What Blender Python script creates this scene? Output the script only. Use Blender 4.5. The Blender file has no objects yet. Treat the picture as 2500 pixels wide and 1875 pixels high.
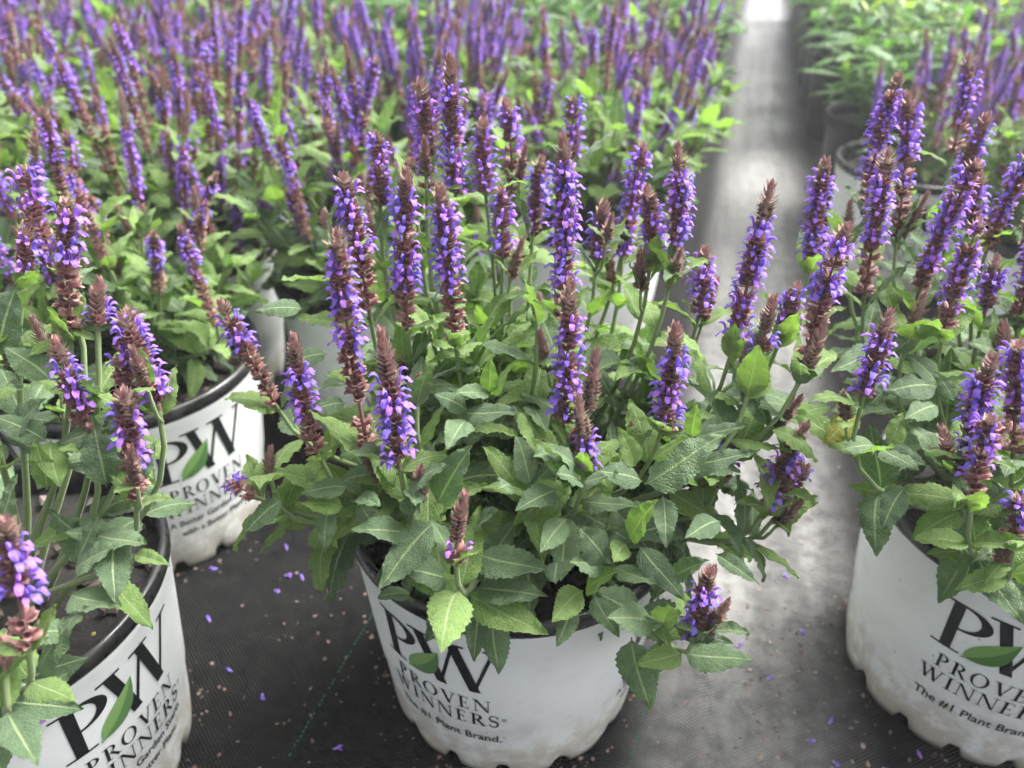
import bpy, bmesh, math, random
import numpy as np
from mathutils import Vector, Matrix

scene = bpy.context.scene
col = scene.collection

# ------------------------------------------------------------------ camera
CAM_H, PITCH, ROLL, FPX = 0.6105, math.radians(33.32), math.radians(0.817), 1984.0
cam_data = bpy.data.cameras.new('camera')
cam_data.sensor_fit = 'HORIZONTAL'
cam_data.sensor_width = 36.0
cam_data.lens = FPX / 2500.0 * 36.0
cam_data.clip_start = 0.01
cam_data.clip_end = 200.0
cam_data.dof.use_dof = True
cam_data.dof.focus_distance = 0.47
cam_data.dof.aperture_fstop = 6.2
cam = bpy.data.objects.new('camera', cam_data)
col.objects.link(cam)
fwd = Vector((0, math.cos(PITCH), -math.sin(PITCH)))
upv = Vector((0, math.sin(PITCH), math.cos(PITCH)))
rgt = Vector((1, 0, 0))
cr, sr = math.cos(ROLL), math.sin(ROLL)
cx_ = rgt * cr + upv * sr
cy_ = -rgt * sr + upv * cr
M_ = Matrix((( cx_.x, cy_.x, -fwd.x, 0), (cx_.y, cy_.y, -fwd.y, 0), (cx_.z, cy_.z, -fwd.z, CAM_H), (0, 0, 0, 1)))
cam.matrix_world = M_
scene.camera = cam

# ------------------------------------------------------------------ sky, sun, exposure
SUN_EL, SUN_AZ = math.radians(55), math.radians(60)       # azimuth clockwise from +Y: high over the right shoulder
world = bpy.data.worlds.new('World')
scene.world = world
world.use_nodes = True
wn = world.node_tree
sky = wn.nodes.new('ShaderNodeTexSky')
sky.sky_type = 'NISHITA'
sky.sun_disc = False
sky.sun_elevation = SUN_EL
sky.sun_rotation = SUN_AZ
sky.air_density = 0.35
sky.dust_density = 6.0
sky.ozone_density = 0.6
hs = wn.nodes.new('ShaderNodeHueSaturation')      # thin white overcast: the clear-sky blue is mostly gone
hs.inputs['Saturation'].default_value = 0.25
wn.links.new(sky.outputs[0], hs.inputs['Color'])
wn.links.new(hs.outputs[0], wn.nodes['Background'].inputs['Color'])
wn.nodes['Background'].inputs['Strength'].default_value = 0.15
sun_d = bpy.data.lights.new('sun', 'SUN')
sun_d.energy = 1.7
sun_d.angle = math.radians(32)
sun_d.color = (1.0, 0.98, 0.94)
sun = bpy.data.objects.new('sun', sun_d)
col.objects.link(sun)
sdir = Vector((math.sin(SUN_AZ) * math.cos(SUN_EL), math.cos(SUN_AZ) * math.cos(SUN_EL), math.sin(SUN_EL)))
sun.rotation_euler = (-sdir).to_track_quat('-Z', 'Y').to_euler()
vs = scene.view_settings
vs.view_transform = 'Standard'
vs.look = 'None'
vs.exposure = 2.05
vs.gamma = 1.0
vs.use_curve_mapping = False
scene.cycles.use_denoising = True
scene.cycles.max_bounces = 5
scene.cycles.diffuse_bounces = 3
scene.cycles.glossy_bounces = 2
scene.cycles.transmission_bounces = 3
scene.cycles.adaptive_threshold = 0.03
scene.cycles.transparent_max_bounces = 4

R = random.Random(11)
UP = Vector((0, 0, 1))

# ------------------------------------------------------------------ measuring: photo pixel -> point in the place
def ray(u, v):
    du, dv = u - 1250, v - 937.5
    x, y = cr * du + sr * dv, -sr * du + cr * dv
    return Vector((x / FPX, math.cos(PITCH) - y / FPX * math.sin(PITCH), -math.sin(PITCH) - y / FPX * math.cos(PITCH)))
def at(u, v, Y):
    d = ray(u, v)
    return Vector((0, 0, CAM_H)) + d * (Y / d.y)
def on_ground(u, v, z=0.0):
    d = ray(u, v)
    return Vector((0, 0, CAM_H)) + d * ((z - CAM_H) / d.z)
K = 2500 / 2212

# ------------------------------------------------------------------ object helpers
def add(name, mesh, parent=None, mat=None, loc=None, kind=None):
    o = bpy.data.objects.new(name, mesh)
    col.objects.link(o)
    if parent is not None:
        o.parent = parent
    if mat is not None:
        o.matrix_local = mat
    elif loc is not None:
        o.location = loc
    if kind:
        o['kind'] = kind
    return o
def tag(o, label, cat, group=None):
    o['label'] = label
    o['category'] = cat
    if group:
        o['group'] = group
    return o
def frame(p, y, zhint, s=(1, 1, 1)):
    y = y.normalized()
    x = y.cross(zhint)
    if x.length < 1e-5:
        x = y.cross(Vector((1, 0.1, 0)))
    x.normalize()
    z = x.cross(y)
    m = Matrix(((x.x * s[0], y.x * s[1], z.x * s[2], p.x), (x.y * s[0], y.y * s[1], z.y * s[2], p.y), (x.z * s[0], y.z * s[1], z.z * s[2], p.z), (0, 0, 0, 1)))
    return m
class Acc:
    """collects vertices, faces and a tint for one mesh"""
    def __init__(self):
        self.v, self.f, self.c, self.m, self.n = [], [], [], [], 0
    def add(self, verts, faces, tint=0.0, mi=0):
        verts = np.asarray(verts, float)
        self.v.append(verts)
        n = self.n
        self.f += [tuple(i + n for i in f) for f in faces]
        t = np.asarray(tint, float)
        if t.ndim == 0:
            t = np.tile([float(t), 0, 0], (len(verts), 1))
        elif t.ndim == 1:
            t = np.tile(t, (len(verts), 1))
        self.c.append(t)
        self.m += [mi] * len(faces)
        self.n += len(verts)
    def mesh(self, name, mats, smooth=True):
        me = bpy.data.meshes.new(name)
        V = np.concatenate(self.v) if self.v else np.zeros((0, 3))
        me.from_pydata(V.tolist(), [], self.f)
        for m in mats:
            me.materials.append(m)
        if len(self.f):
            me.polygons.foreach_set('material_index', self.m)
            me.polygons.foreach_set('use_smooth', [smooth] * len(self.f))
        ca = me.color_attributes.new('tint', 'FLOAT_COLOR', 'POINT')
        C = np.concatenate(self.c) if self.c else np.zeros((0, 3))
        C = np.concatenate([C, np.ones((len(C), 1))], 1)
        ca.data.foreach_set('color', C.ravel())
        me.update()
        return me
def xf(verts, m):
    A = np.array(m)
    return np.asarray(verts) @ A[:3, :3].T + A[:3, 3]
def grid_faces(nr, nc, wrap=False):
    F = []
    for i in range(nr - 1):
        for j in range(nc if wrap else nc - 1):
            k = (j + 1) % nc
            F.append((i * nc + j, i * nc + k, (i + 1) * nc + k, (i + 1) * nc + j))
    return F

# ------------------------------------------------------------------ materials
class NT:
    def __init__(self, name):
        self.m = bpy.data.materials.new(name)
        self.m.use_nodes = True
        self.t = self.m.node_tree
        self.b = self.t.nodes['Principled BSDF']
        self.out = self.t.nodes['Material Output']
    def n(self, typ, **kw):
        nd = self.t.nodes.new(typ)
        for k, v in kw.items():
            if k.startswith('i_'):
                key = k[2:]
                nd.inputs[int(key) if key.isdigit() else key.replace('_', ' ')].default_value = v
            else:
                setattr(nd, k, v)
        return nd
    def l(self, a, b):
        self.t.links.new(a, b)
    def math(self, op, a, b=None, c=None):
        nd = self.n('ShaderNodeMath', operation=op)
        for i, x in enumerate((a, b, c)):
            if x is None: continue
            if isinstance(x, (int, float)): nd.inputs[i].default_value = x
            else: self.l(x, nd.inputs[i])
        return nd.outputs[0]
    def mix(self, f, a, b, typ='MIX'):
        nd = self.n('ShaderNodeMix', data_type='RGBA', blend_type=typ)
        for i, x in ((0, f), (6, a), (7, b)):
            if isinstance(x, (int, float)): nd.inputs[i].default_value = x
            elif isinstance(x, tuple): nd.inputs[i].default_value = x + (1,)
            else: self.l(x, nd.inputs[i])
        return nd.outputs[2]
    def ramp(self, f, stops):
        nd = self.n('ShaderNodeValToRGB')
        e = nd.color_ramp.elements
        while len(e) < len(stops): e.new(0.5)
        for el, (p, c) in zip(e, stops):
            el.position = p
            el.color = c + (1,)
        self.l(f, nd.inputs[0])
        return nd.outputs[0]
    def rng(self, v, a, b, c=0.0, d=1.0):
        nd = self.n('ShaderNodeMapRange', interpolation_type='SMOOTHSTEP')
        self.l(v, nd.inputs[0])
        for i, x in enumerate((a, b, c, d)): nd.inputs[i + 1].default_value = x
        return nd.outputs[0]

def leaf_material(name, dark, light, under, trans, rough=0.62, rug=1.0, transmit=0.3):
    N = NT(name)
    uv = N.n('ShaderNodeUVMap')
    sep = N.n('ShaderNodeSeparateXYZ'); N.l(uv.outputs[0], sep.inputs[0])
    u, v = sep.outputs[0], sep.outputs[1]
    au = N.math('ABSOLUTE', N.math('SUBTRACT', u, 0.5))
    info = N.n('ShaderNodeObjectInfo')
    geo = N.n('ShaderNodeNewGeometry')
    # offset the reticulation for every leaf
    comb = N.n('ShaderNodeCombineXYZ')
    N.l(N.math('MULTIPLY', u, 12.0), comb.inputs[0])
    N.l(N.math('ADD', N.math('MULTIPLY', v, 30.0), N.math('MULTIPLY', info.outputs['Random'], 37.0)), comb.inputs[1])
    vor = N.n('ShaderNodeTexVoronoi', feature='DISTANCE_TO_EDGE'); N.l(comb.outputs[0], vor.inputs['Vector']); vor.inputs['Scale'].default_value = 1.0
    cell = N.rng(vor.outputs[0], 0.0, 0.32)
    lat = N.math('FRACT', N.math('SUBTRACT', N.math('MULTIPLY', v, 8.5), N.math('MULTIPLY', au, 5.0)))
    latd = N.math('ABSOLUTE', N.math('SUBTRACT', lat, 0.5))
    latm = N.rng(latd, 0.0, 0.10, 1.0, 0.0)
    mid = N.rng(au, 0.012, 0.05, 1.0, 0.0)
    tc = N.n('ShaderNodeTexCoord')
    nz = N.n('ShaderNodeTexNoise', i_Scale=3.0, i_Detail=3.0); N.l(comb.outputs[0], nz.inputs['Vector'])
    nz.inputs['Scale'].default_value = 0.35
    f = N.math('ADD', N.math('MULTIPLY', info.outputs['Random'], 0.7), N.math('MULTIPLY', N.math('SUBTRACT', nz.outputs[0], 0.35), 0.9))
    base = N.mix(N.rng(f, 0.0, 1.0), dark, light)
    base = N.mix(N.math('MULTIPLY', N.rng(vor.outputs[0], 0.0, 0.12, 1.0, 0.0), 0.12), base, tuple(min(1, c * 1.9 + 0.03) for c in light))
    base = N.mix(N.math('MULTIPLY', latm, 0.16), base, tuple(min(1, c * 1.8 + 0.04) for c in light))
    base = N.mix(N.math('MULTIPLY', mid, 0.75), base, (0.30, 0.37, 0.19))
    base = N.mix(N.math('MULTIPLY', geo.outputs['Backfacing'], 0.6), base, under)
    # a few specks of wear
    nw = N.n('ShaderNodeTexNoise', i_Detail=4.0); N.l(comb.outputs[0], nw.inputs['Vector']); nw.inputs['Scale'].default_value = 0.9
    base = N.mix(N.math('MULTIPLY', N.rng(nw.outputs[0], 0.70, 0.78), 0.45), base, (0.20, 0.17, 0.06))
    N.l(base, N.b.inputs['Base Color'])
    N.b.inputs['Roughness'].default_value = rough
    N.b.inputs['Specular IOR Level'].default_value = 0.35
    N.b.inputs['Sheen Weight'].default_value = 0.12
    N.b.inputs['Sheen Roughness'].default_value = 0.4
    hgt = N.math('SUBTRACT', N.math('MULTIPLY', cell, 1.0), N.math('ADD', N.math('MULTIPLY', latm, 0.8), N.math('MULTIPLY', mid, 1.2)))
    bump = N.n('ShaderNodeBump', i_Strength=0.5 * rug, i_Distance=0.0010); N.l(hgt, bump.inputs['Height'])
    N.l(bump.outputs[0], N.b.inputs['Normal'])
    tr = N.n('ShaderNodeBsdfTranslucent')
    N.l(N.mix(1.0, base, trans, 'MULTIPLY'), tr.inputs['Color'])
    N.l(bump.outputs[0], tr.inputs['Normal'])
    ms = N.n('ShaderNodeMixShader'); ms.inputs[0].default_value = transmit
    N.l(N.b.outputs[0], ms.inputs[1]); N.l(tr.outputs[0], ms.inputs[2]); N.l(ms.outputs[0], N.out.inputs[0])
    return N.m
M_leaf = leaf_material('sage_leaf', (0.062, 0.104, 0.052), (0.118, 0.180, 0.090), (0.125, 0.165, 0.095), (1.5, 2.0, 0.8))
M_young = leaf_material('young_sage_leaf', (0.120, 0.190, 0.055), (0.170, 0.260, 0.080), (0.17, 0.24, 0.09), (1.6, 2.0, 0.7), transmit=0.38)
M_yellow = leaf_material('yellowing_leaf', (0.16, 0.18, 0.02), (0.24, 0.26, 0.03), (0.2, 0.2, 0.05), (1.5, 1.5, 0.5), transmit=0.4)
M_green = leaf_material('perennial_leaf', (0.035, 0.100, 0.028), (0.090, 0.200, 0.038), (0.12, 0.2, 0.08), (1.5, 2.0, 0.6), rough=0.5, rug=0.3, transmit=0.35)
M_lime = leaf_material('perennial_shoot_leaf', (0.20, 0.30, 0.05), (0.30, 0.38, 0.07), (0.2, 0.28, 0.08), (1.5, 1.8, 0.5), rough=0.5, rug=0.3, transmit=0.4)

def tint_material(name, stops, rough, transmit=0.0, noise=0.25, spec=0.3, pale=(0.62, 0.50, 0.72)):
    N = NT(name)
    at_ = N.n('ShaderNodeAttribute', attribute_name='tint')
    sep = N.n('ShaderNodeSeparateColor'); N.l(at_.outputs['Color'], sep.inputs[0])
    tc = N.n('ShaderNodeTexCoord')
    nz = N.n('ShaderNodeTexNoise', i_Detail=2.0); N.l(tc.outputs['Object'], nz.inputs['Vector']); nz.inputs['Scale'].default_value = 350.0
    c = N.ramp(N.math('ADD', sep.outputs[0], N.math('MULTIPLY', N.math('SUBTRACT', nz.outputs[0], 0.5), noise)), stops)
    # second channel lightens (petal rims, pale throats)
    c = N.mix(sep.outputs[1], c, pale)
    N.l(c, N.b.inputs['Base Color'])
    N.b.inputs['Roughness'].default_value = rough
    N.b.inputs['Specular IOR Level'].default_value = spec
    N.b.inputs['Sheen Weight'].default_value = 0.15
    if transmit:
        tr = N.n('ShaderNodeBsdfTranslucent'); N.l(c, tr.inputs['Color'])
        ms = N.n('ShaderNodeMixShader'); ms.inputs[0].default_value = transmit
        N.l(N.b.outputs[0], ms.inputs[1]); N.l(tr.outputs[0], ms.inputs[2]); N.l(ms.outputs[0], N.out.inputs[0])
    return N.m
M_petal = tint_material('violet_petal', [(0.0, (0.18, 0.125, 0.70)), (0.5, (0.29, 0.135, 0.72)), (1.0, (0.42, 0.15, 0.70))], 0.5, 0.35, 0.35)
M_calyx = tint_material('maroon_calyx', [(0.0, (0.23, 0.22, 0.12)), (0.22, (0.22, 0.15, 0.11)), (0.5, (0.24, 0.105, 0.105)), (0.8, (0.32, 0.135, 0.13)), (1.0, (0.44, 0.27, 0.21))], 0.6, 0.18, 0.5, pale=(0.50, 0.40, 0.34))
M_stem = tint_material('green_stem', [(0.0, (0.12, 0.175, 0.06)), (0.5, (0.18, 0.25, 0.10)), (1.0, (0.22, 0.20, 0.10))], 0.55, 0.0, 0.3)

def simple(name, c, rough, spec=0.5, bump=None, coat=0):
    N = NT(name)
    N.b.inputs['Base Color'].default_value = c + (1,)
    N.b.inputs['Roughness'].default_value = rough
    N.b.inputs['Specular IOR Level'].default_value = spec
    if coat: N.b.inputs['Coat Weight'].default_value = coat
    return N
# printed white plastic with grime near the foot
N = NT('white_pot_plastic')
tc = N.n('ShaderNodeTexCoord'); oi = N.n('ShaderNodeObjectInfo')
sp = N.n('ShaderNodeSeparateXYZ'); N.l(tc.outputs['Object'], sp.inputs[0])
mp = N.n('ShaderNodeMapping'); N.l(tc.outputs['Object'], mp.inputs[0])
cb = N.n('ShaderNodeCombineXYZ'); N.l(N.math('MULTIPLY', oi.outputs['Random'], 9.0), cb.inputs[0]); N.l(cb.outputs[0], mp.inputs['Location'])
n1 = N.n('ShaderNodeTexNoise', i_Scale=46.0, i_Detail=8.0, i_Roughness=0.7); N.l(mp.outputs[0], n1.inputs['Vector'])
n2 = N.n('ShaderNodeTexNoise', i_Scale=160.0, i_Detail=3.0); N.l(mp.outputs[0], n2.inputs['Vector'])
n3 = N.n('ShaderNodeTexNoise', i_Scale=9.0, i_Detail=4.0); N.l(mp.outputs[0], n3.inputs['Vector'])
low = N.rng(sp.outputs[2], 0.0, 0.11, 1.0, 0.0)
dirt = N.math('MULTIPLY', N.rng(N.math('ADD', n1.outputs[0], N.math('MULTIPLY', low, 0.22)), 0.48, 0.78), N.math('ADD', N.math('MULTIPLY', low, 0.85), 0.22))
c = N.mix(N.rng(n3.outputs[0], 0.3, 0.7), (0.76, 0.785, 0.77), (0.70, 0.73, 0.715))
c = N.mix(dirt, c, (0.46, 0.43, 0.36))
spk = N.math('MULTIPLY', N.rng(n2.outputs[0], 0.72, 0.77), 0.8)
c = N.mix(spk, c, (0.08, 0.07, 0.055))
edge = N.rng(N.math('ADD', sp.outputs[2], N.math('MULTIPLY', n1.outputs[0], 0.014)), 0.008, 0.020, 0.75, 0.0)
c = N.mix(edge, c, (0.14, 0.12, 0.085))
N.l(c, N.b.inputs['Base Color'])
N.b.inputs['Roughness'].default_value = 0.42
bp = N.n('ShaderNodeBump', i_Strength=0.12, i_Distance=0.001); N.l(n3.outputs[0], bp.inputs['Height']); N.l(bp.outputs[0], N.b.inputs['Normal'])
M_white = N.m
N = NT('black_rim_plastic')
tc = N.n('ShaderNodeTexCoord')
n1 = N.n('ShaderNodeTexNoise', i_Scale=40.0, i_Detail=5.0); N.l(tc.outputs['Object'], n1.inputs['Vector'])
N.l(N.mix(N.rng(n1.outputs[0], 0.5, 0.75), (0.012, 0.012, 0.013), (0.045, 0.042, 0.036)), N.b.inputs['Base Color'])
N.l(N.rng(n1.outputs[0], 0.3, 0.8, 0.22, 0.45), N.b.inputs['Roughness'])
M_black = N.m
M_blackpot = simple('black_pot_plastic', (0.006, 0.006, 0.0065), 0.42, 0.22).m
M_ink = simple('black_print', (0.010, 0.012, 0.013), 0.4, 0.4).m
M_emblem = tint_material('green_print', [(0.0, (0.060, 0.165, 0.035)), (1.0, (0.155, 0.300, 0.075))], 0.4, 0.0, 0.05)
M_tag = simple('white_label', (0.72, 0.73, 0.71), 0.5).m
# soil and bark
N = NT('bark_soil')
tc = N.n('ShaderNodeTexCoord')
n1 = N.n('ShaderNodeTexNoise', i_Scale=90.0, i_Detail=6.0); N.l(tc.outputs['Object'], n1.inputs['Vector'])
N.l(N.ramp(n1.outputs[0], [(0.3, (0.003, 0.0027, 0.0022)), (0.6, (0.009, 0.007, 0.0055)), (0.85, (0.03, 0.024, 0.019))]), N.b.inputs['Base Color'])
N.b.inputs['Roughness'].default_value = 0.9
bp = N.n('ShaderNodeBump', i_Strength=1.0, i_Distance=0.004); N.l(n1.outputs[0], bp.inputs['Height']); N.l(bp.outputs[0], N.b.inputs['Normal'])
M_soil = N.m
M_chip = tint_material('bark_chip', [(0.0, (0.035, 0.024, 0.018)), (0.6, (0.09, 0.065, 0.05)), (1.0, (0.17, 0.14, 0.12))], 0.85, 0, 0.6)
M_bead = tint_material('fertiliser_bead', [(0.0, (0.35, 0.30, 0.06)), (1.0, (0.35, 0.16, 0.12))], 0.4, 0, 0.1)
M_debris = tint_material('dry_petal', [(0.0, (0.10, 0.065, 0.055)), (0.5, (0.20, 0.14, 0.115)), (1.0, (0.40, 0.31, 0.26))], 0.7, 0.1, 0.3)
# woven weed fabric
PATH = math.radians(14.3)
N = NT('woven_weed_fabric')
tc = N.n('ShaderNodeTexCoord')
mp = N.n('ShaderNodeMapping'); N.l(tc.outputs['Object'], mp.inputs[0]); mp.inputs['Rotation'].default_value = (0, 0, PATH)
sp = N.n('ShaderNodeSeparateXYZ'); N.l(mp.outputs[0], sp.inputs[0])
px_, py_ = sp.outputs[0], sp.outputs[1]
sx = N.math('SINE', N.math('MULTIPLY', px_, 2 * math.pi / 0.0044))
sy = N.math('SINE', N.math('MULTIPLY', py_, 2 * math.pi / 0.0034))
weave = N.math('MULTIPLY', sx, sy)
nA = N.n('ShaderNodeTexNoise', i_Scale=5.0, i_Detail=6.0, i_Roughness=0.6); N.l(mp.outputs[0], nA.inputs['Vector'])
nB = N.n('ShaderNodeTexNoise', i_Scale=60.0, i_Detail=5.0, i_Roughness=0.65); N.l(mp.outputs[0], nB.inputs['Vector'])
mp2 = N.n('ShaderNodeMapping'); N.l(mp.outputs[0], mp2.inputs[0]); mp2.inputs['Scale'].default_value = (14, 1.2, 1)
nC = N.n('ShaderNodeTexNoise', i_Scale=1.0, i_Detail=4.0); N.l(mp2.outputs[0], nC.inputs['Vector'])
# trodden, dusty strip down the lane; its pale colour also paints in the glare
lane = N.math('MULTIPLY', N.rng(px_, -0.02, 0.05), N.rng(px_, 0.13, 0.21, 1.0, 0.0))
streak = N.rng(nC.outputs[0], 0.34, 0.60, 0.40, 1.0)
dust_glare = N.math('MULTIPLY', N.math('MULTIPLY', N.math('ADD', N.math('MULTIPLY', lane, 0.75), 0.02), streak), N.rng(N.math('ADD', N.math('MULTIPLY', nA.outputs[0], 0.35), N.math('MULTIPLY', nB.outputs[0], 0.6)), 0.22, 0.60))
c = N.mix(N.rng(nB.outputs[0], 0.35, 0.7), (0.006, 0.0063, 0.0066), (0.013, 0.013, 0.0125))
dust_glare = N.math('MULTIPLY', dust_glare, N.rng(weave, -0.7, 0.8, 0.40, 1.25))
c = N.mix(dust_glare, c, (0.60, 0.59, 0.56))
c = N.mix(N.math('MULTIPLY', N.rng(weave, -0.2, 0.9), 0.6), c, (0.021, 0.021, 0.022))
N.l(c, N.b.inputs['Base Color'])
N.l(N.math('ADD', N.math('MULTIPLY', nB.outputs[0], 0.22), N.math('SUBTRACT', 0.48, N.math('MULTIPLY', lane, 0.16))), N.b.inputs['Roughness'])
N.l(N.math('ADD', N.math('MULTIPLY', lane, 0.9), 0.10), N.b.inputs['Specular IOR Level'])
b1 = N.n('ShaderNodeBump', i_Strength=0.9, i_Distance=0.0012); N.l(weave, b1.inputs['Height'])
b2 = N.n('ShaderNodeBump', i_Strength=0.5, i_Distance=0.006); N.l(N.math('ADD', nC.outputs[0], N.math('MULTIPLY', nB.outputs[0], 0.25)), b2.inputs['Height']); N.l(b1.outputs[0], b2.inputs['Normal'])
N.l(b2.outputs[0], N.b.inputs['Normal'])
M_fabric = N.m
M_thread = simple('green_marker_thread', (0.010, 0.11, 0.055), 0.7).m

# ------------------------------------------------------------------ ground
def lane_xy(x, y):
    """along / across the lane"""
    return x * math.cos(PATH) - y * math.sin(PATH), x * math.sin(PATH) + y * math.cos(PATH)
def ground_z(x, y):
    s, t = lane_xy(x, y)
    z = 0.0
    for s0, a, w, ph in ((0.045, 0.0045, 0.010, 0.4), (0.085, 0.006, 0.011, 1.7), (0.128, 0.006, 0.012, 3.0), (0.020, 0.003, 0.009, 5.0)):
        ss = s0 + 0.012 * math.sin(t * 3.1 + ph) + 0.006 * math.sin(t * 7.7 + ph * 2)
        z += a * (0.55 + 0.45 * math.sin(t * 2.3 + ph)) * math.exp(-((s - ss) / w) ** 2)
    return z
def ticks(lo, hi, d0, d1, step):
    a = list(np.arange(d0, d1, step))
    pre, x, st = [], d0, step
    while x > lo:
        st *= 1.5; x -= st; pre.append(max(x, lo))
    post, x, st = [], a[-1], step
    while x < hi:
        st *= 1.5; x += st; post.append(min(x, hi))
    return pre[::-1] + a + post
gx, gy = ticks(-60, 60, -0.7, 1.3, 0.009), ticks(-40, 90, 0.1, 3.0, 0.02)
V = [(x, y, ground_z(x, y)) for y in gy for x in gx]
me = bpy.data.meshes.new('ground')
me.from_pydata(V, [], grid_faces(len(gy), len(gx)))
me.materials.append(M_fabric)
me.polygons.foreach_set('use_smooth', [True] * len(me.polygons))
ground = add('ground', me, kind='structure')
# coloured marker threads woven into the fabric: rows of short stitches
def thread(p0, d, n, seed):
    rr = random.Random(seed)
    A = Acc()
    d = d.normalized(); nrm = Vector((d.y, -d.x, 0))
    p = p0.copy()
    for i in range(n):
        w, Ls = 0.0007, 0.0030 * rr.uniform(0.7, 1.1)
        if rr.random() < 0.82:
            a, b = p, p + d * Ls
            o = nrm * rr.uniform(-0.0005, 0.0005)
            q = [a - nrm * w + o, a + nrm * w + o, b + nrm * w + o, b - nrm * w + o]
            q.append((a + b) / 2 + o)
            q = [(v.x, v.y, ground_z(v.x, v.y) + (0.0016 if i2 == 4 else 0.0006)) for i2, v in enumerate(q)]
            A.add(q, [(0, 1, 4), (1, 2, 4), (2, 3, 4), (3, 0, 4)])
        p = p + d * 0.0044
    o = add('marker_thread', A.mesh('marker_thread', [M_thread], False), ground, kind='stuff')
g0, g1 = on_ground(610 * K, 1659 * K), on_ground(815 * K, 1310 * K)
thread(g0 - (g1 - g0) * 0.4, g1 - g0, 330, 1)
g2, g3 = on_ground(1360 * K, 1659 * K), on_ground(1405 * K, 1480 * K)
thread(g2 - (g3 - g2) * 0.8, g3 - g2, 330, 2)

# ------------------------------------------------------------------ pots
HP, RT, RB = 0.2028, 0.125, 0.1028
WTOP, WR = 0.190, 0.1215
def wall_r(z):
    return RB + (WR - RB) * z / WTOP + (0.0012 if z > 0.074 else 0.0)
def lathe(prof, seg, zfun=None, tint=0.0):
    V = []
    for k, (r, z) in enumerate(prof):
        for j in range(seg):
            a = 2 * math.pi * j / seg
            rr, zz = (r, z) if zfun is None else zfun(k, a, r, z)
            V.append((rr * math.sin(a), -rr * math.cos(a), zz))
    return V, grid_faces(len(prof), seg, True)
def white_wall_mesh():
    A = Acc()
    prof = [(RB - 0.004, 0.0), (RB, 0.001), (wall_r(0.006), 0.006), (wall_r(0.012), 0.012), (wall_r(0.018), 0.018), (wall_r(0.026), 0.026), (wall_r(0.045), 0.045),
            (wall_r(0.070), 0.070), (wall_r(0.0745), 0.0755), (wall_r(0.11), 0.11), (wall_r(0.15), 0.15), (wall_r(0.180), 0.180), (wall_r(0.183) + 0.0008, 0.183), (wall_r(0.190) + 0.0008, WTOP)]
    def zf(k, a, r, z):
        # moulded feet: scalloped lower edge with drain notches
        s = math.cos(14 * a + 0.6 * math.sin(3 * a))
        lift = min(1.0, max(0.0, s - 0.62) / 0.22)
        if z < 0.026:
            w = 1 - z / 0.026
            return r + 0.0012 * w * (-s) - 0.0025 * w * w, z + 0.010 * lift * w
        return r, z
    v, f = lathe(prof, 168, zf)
    A.add(v, f)
    # dark floor seen through the notches
    v, f = lathe([(RB - 0.012, 0.004), (RB - 0.010, 0.03)], 48)
    A.add(v, f, 0, 1)
    return A.mesh('pot_wall', [M_white, M_black])
def rim_mesh(seg=96):
    A = Acc()
    ro = RT
    prof = [(wall_r(0.188) - 0.0005, 0.1885), (ro - 0.0012, 0.1895), (ro, 0.1925), (ro, 0.1990), (ro - 0.0012, 0.2018), (ro - 0.0038, 0.2030), (ro - 0.0062, 0.2018), (ro - 0.0075, 0.198), (ro - 0.0085, 0.188), (ro - 0.011, 0.165)]
    v, f = lathe(prof, seg)
    A.add(v, f)
    return A.mesh('rim', [M_black])
def soil_mesh(seed):
    rr = random.Random(seed)
    A = Acc()
    rings = [0.0] + [0.115 * (i / 9) for i in range(1, 10)]
    V, seg = [], 40
    for r in rings:
        for j in range(seg):
            a = 2 * math.pi * j / seg
            V.append((r * math.sin(a), r * math.cos(a), 0.176 + 0.010 * (1 - r / 0.115) + (rr.uniform(-0.003, 0.003) if r else 0)))
    A.add(V, grid_faces(len(rings), seg, True))
    return A.mesh('soil', [M_soil])
def chips_mesh(seed, n=90):
    rr = random.Random(seed)
    A = Acc()
    for i in range(n):
        a, r = rr.uniform(0, 6.283), 0.112 * math.sqrt(rr.random())
        L, w, h = rr.uniform(0.005, 0.016), rr.uniform(0.002, 0.006), rr.uniform(0.0015, 0.003)
        m = Matrix.Translation((r * math.sin(a), r * math.cos(a), 0.181 + 0.008 * (1 - r / 0.115))) @ Matrix.Rotation(rr.uniform(0, 6.28), 4, 'Z') @ Matrix.Rotation(rr.uniform(-.5, .5), 4, 'X') @ Matrix.Rotation(rr.uniform(-.4, .4), 4, 'Y')
        v = [(sx_ * L / 2 * rr.uniform(.7, 1.1), sy_ * w / 2 * rr.uniform(.6, 1.2), sz_ * h) for sx_ in (-1, 1) for sy_ in (-1, 1) for sz_ in (-1, 1)]
        A.add(xf(v, m), [(0, 1, 3, 2), (4, 6, 7, 5), (0, 4, 5, 1), (2, 3, 7, 6), (0, 2, 6, 4), (1, 5, 7, 3)], rr.random() ** 2)
    for i in range(14):
        a, r = rr.uniform(0, 6.283), 0.11 * math.sqrt(rr.random())
        m = Matrix.Translation((r * math.sin(a), r * math.cos(a), 0.186 + 0.008 * (1 - r / 0.115)))
        s = 0.0018
        v = [(s, 0, 0), (-s, 0, 0), (0, s, 0), (0, -s, 0), (0, 0, s), (0, 0, -s)]
        A.add(xf(v, m), [(0, 2, 4), (2, 1, 4), (1, 3, 4), (3, 0, 4), (2, 0, 5), (1, 2, 5), (3, 1, 5), (0, 3, 5)], rr.choice((0, 0, 1)), 1)
    return A.mesh('bark_chips', [M_chip, M_bead], False)

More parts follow.
